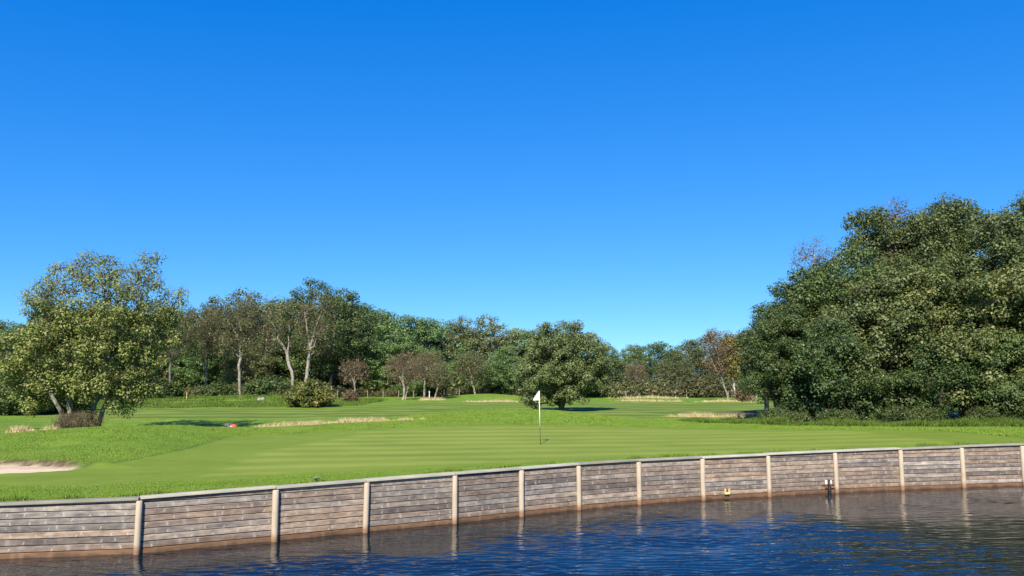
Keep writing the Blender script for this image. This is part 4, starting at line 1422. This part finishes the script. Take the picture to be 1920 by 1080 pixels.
link("chassis", MB().box(-.40, .34, -.25, .25, .05, .13, .02).mesh("chassis", DKG_), mw)
link("rear_cover", MB().add(*dome(-.41, .02, -.26, .26, .125, .31)).mesh("rear_cover", DKG_, True), mw)
link("front_cover", MB().add(*dome(-.06, .38, -.25, .25, .128, .275)).mesh("front_cover", RED, True), mw)
link("trim_panel", MB().box(.0, .16, -.275, -.248, .08, .17, .006).mesh("trim_panel", PALE), mw)
for sx, rr_, yy in ((-.26, .12, .27), (-.26, .12, -.27), (.27, .06, .22), (.27, .06, -.22)):
    wv = MB().tube([(0, -.04, 0), (0, -.025, 0), (0, .025, 0), (0, .04, 0)], [rr_ * .85, rr_, rr_, rr_ * .85], 14)
    link("wheel", wv.mesh("wheel", TYRE), mw, (sx, yy, rr_ - .03))

# ------------------------------------------------------------------ fittings on the wall
def on_wall(u):
    for i in range(len(WALL) - 1):
        (xa, ya), (xb, yb) = WALL[i], WALL[i + 1]
        ua = 960 + xa / (ya * c_ - CAM_Z * s_) * FPX
        ub = 960 + xb / (yb * c_ - CAM_Z * s_) * FPX
        if ua <= u < ub:
            f = (u - ua) / (ub - ua)
            return xa + (xb - xa) * f, ya + (yb - ya) * f, math.atan2(yb - ya, xb - xa)


CREAM = plain("cream_plastic", (0.62, 0.52, 0.24), .5, .3, .2, 18)
OFFW = plain("offwhite_plastic", (0.66, 0.63, 0.55), .5, .3, .15, 18)
BLACKP = plain("black_plastic", (0.018, 0.018, 0.02), .45, .4, .2)
RUST = plain("rust", (0.19, 0.055, 0.03), .75, .2, .35, 25)
x, y, a = on_wall(1360)
ob = thing("outlet_box", "small cream outlet box with rusty flap low on the plank wall", "outlet", (x + math.sin(a) * THICK, y - math.cos(a) * THICK, 0.16), a)
link("box_frame", MB().box(-.085, -.05, -.07, -.002, -.02, .16, .006).box(.05, .085, -.07, -.002, -.02, .16, .006).box(-.05, .05, -.065, -.002, -.02, .05, .006).mesh("box_frame", CREAM), ob)
link("flap", MB().add([(-.05, -.03, .16), (.07, -.03, .165), (-.03, -.085, .075), (-.05, -.04, .16), (.07, -.04, .165), (-.03, -.095, .075)],
                      [(0, 1, 2), (5, 4, 3), (0, 3, 4, 1), (1, 4, 5, 2), (2, 5, 3, 0)]).mesh("flap", RUST), ob)
for sx in (-.05, .045):
    link("foot", MB().box(sx - .022, sx + .022, -.06, -.002, -.05, -.021, .004).mesh("foot", BLACKP), ob)

x, y, a = on_wall(1551)
pb = thing("pipe_bracket", "black drain pipe between two white plates, running down into the water", "drain pipe", (x + math.sin(a) * THICK, y - math.cos(a) * THICK, 0.0), a)
for sx in (-1, 1):
    link("plate", MB().box(min(sx * .045, sx * .135), max(sx * .045, sx * .135), -.05, -.002, .29, .43, .014).mesh("plate", OFFW), pb)
link("pipe", MB().tube([(0, -.06, .45), (0, -.06, .28), (-.01, -.075, .16), (-.03, -.10, -.25)], [.045, .04, .055, .055], 12).mesh("pipe", BLACKP, True), pb)
link("rail", MB().box(-.26, .30, -.035, -.003, .262, .286, .004).mesh("rail", RUST), pb)
link("rail", MB().box(-.14, .30, -.035, -.003, .135, .158, .004).mesh("rail", BLACKP), pb)
for sx in (-.10, .09):
    link("strut", MB().box(sx - .035, sx + .035, -.04, -.003, .159, .261, .004).mesh("strut", RUST), pb)

# ------------------------------------------------------------------ rosette weed on the rim
WEED = plain("rosette_leaf", (0.13, 0.20, 0.075), .6, .3, .2, 12)
wx_, wy_ = ground_pt(592, 902, 1.30)
rs = thing("rosette_weed", "pale green rosette weed growing against the timber capping", "weed", (wx_, wy_, float(H(wx_, wy_)) + .02))
for i in range(11):
    a = i * 2.4
    L = PR.uniform(.14, .24)
    d = Vector((math.cos(a), math.sin(a), 0))
    n = Vector((-d.y, d.x, 0))
    pts = [d * 0.01, d * L * .5 + Vector((0, 0, .09)), d * L + Vector((0, 0, .06))]
    vs = [pts[0], pts[1] - n * .03, pts[1] + n * .03, pts[2], pts[1] + Vector((0, 0, -.012))]
    link("leaf", mesh_py("leaf", vs, [(0, 1, 4), (0, 4, 2), (1, 3, 4), (4, 3, 2), (0, 2, 3, 1)], WEED), rs)

# ------------------------------------------------------------------ wire fence in front of the wood
FPOST = plain("fence_post", (0.24, 0.20, 0.155), .85, .15, .3, 9)
WIRE = plain("fence_wire", (0.12, 0.12, 0.12), .5, .4, .1)


def fence(us, w, label, group):
    f = thing("wire_fence", label, "fence", (0, 0, 0), 0, (1, 1, 1), group)
    tops = []
    for u in us:
        x = X(u, w)
        z = float(H(x, w))
        h = PR.uniform(.95, 1.1)
        link("post", MB().tube([(0, 0, -.2), (0, 0, h - .03), (0, 0, h)], [.065, .062, .04], 8).mesh("post", FPOST), f, (x, w, z), (PR.uniform(-.04, .04), PR.uniform(-.04, .04), 0))
        tops.append((x, w - .07, z))
    for hh in (.35, .8):
        link("wire", MB().tube([(p[0], p[1], p[2] + hh) for p in tops], [.006] * len(tops), 4).mesh("wire", WIRE), f)


fence([608, 636, 663, 692, 721, 749, 777, 806, 834, 862], 108.0, "post and wire fence in front of the wood left of the round tree", "wire fences along the wood")
fence([1172, 1196, 1222, 1284, 1304, 1324, 1343, 1362, 1400], 108.5, "post and wire fence in front of the brown heath belt", "wire fences along the wood")

# marker stakes and stones
MKW = plain("marker_white", (0.72, 0.74, 0.76), .5, .3, .05)
MKY = plain("marker_yellow", (0.40, 0.30, 0.10), .5, .3, .1)


def stake(u, w, h, mat, label):
    x = X(u, w)
    t = thing("marker_stake", label, "stake", (x, w, float(H(x, w))))
    link("shaft", MB().box(-.05, .05, -.05, .05, -.15, h * .75, .01).mesh("shaft", mat), t)
    link("cap", MB().box(-.065, .065, -.065, .065, h * .75, h, .015).mesh("cap", mat), t)


stake(806.5, 105, .85, MKW, "white marker stake by the fence, behind the tan tree")
stake(661, 97, .55, MKY, "yellowish marker stake at the foot of the half-bare small tree")
stake(356, 88, .75, MKY, "yellow marker stake in the wood's shade right of the tall tree")
STONE = plain("pale_stone", (0.30, 0.27, 0.25), .85, .15, .25, 4, .4)


def stone(u, w, r, label, seed):
    rng = np.random.default_rng(seed)
    x = X(u, w)
    vs, fs = [], []
    n, mrow = 9, 5
    for j in range(mrow + 1):
        ph = math.pi * j / mrow
        for i in range(n):
            th = 2 * math.pi * i / n
            q = r * rng.uniform(.82, 1.15)
            vs.append((q * math.sin(ph) * math.cos(th), q * .8 * math.sin(ph) * math.sin(th), q * .95 * math.cos(ph)))
    for j in range(mrow):
        for i in range(n):
            k = (i + 1) % n
            fs.append((j * n + i, (j + 1) * n + i, (j + 1) * n + k, j * n + k))
    o = link("stone", mesh_py("stone", vs, fs, STONE), None, (x, w, float(H(x, w)) + r * .7), label=label, category="stone", group="pale stones on the bank")


stone(491, 84, .22, "lower of the two pale stones on the grassy bank", 1)
stone(497.5, 84.6, .22, "upper of the two pale stones on the grassy bank", 2)
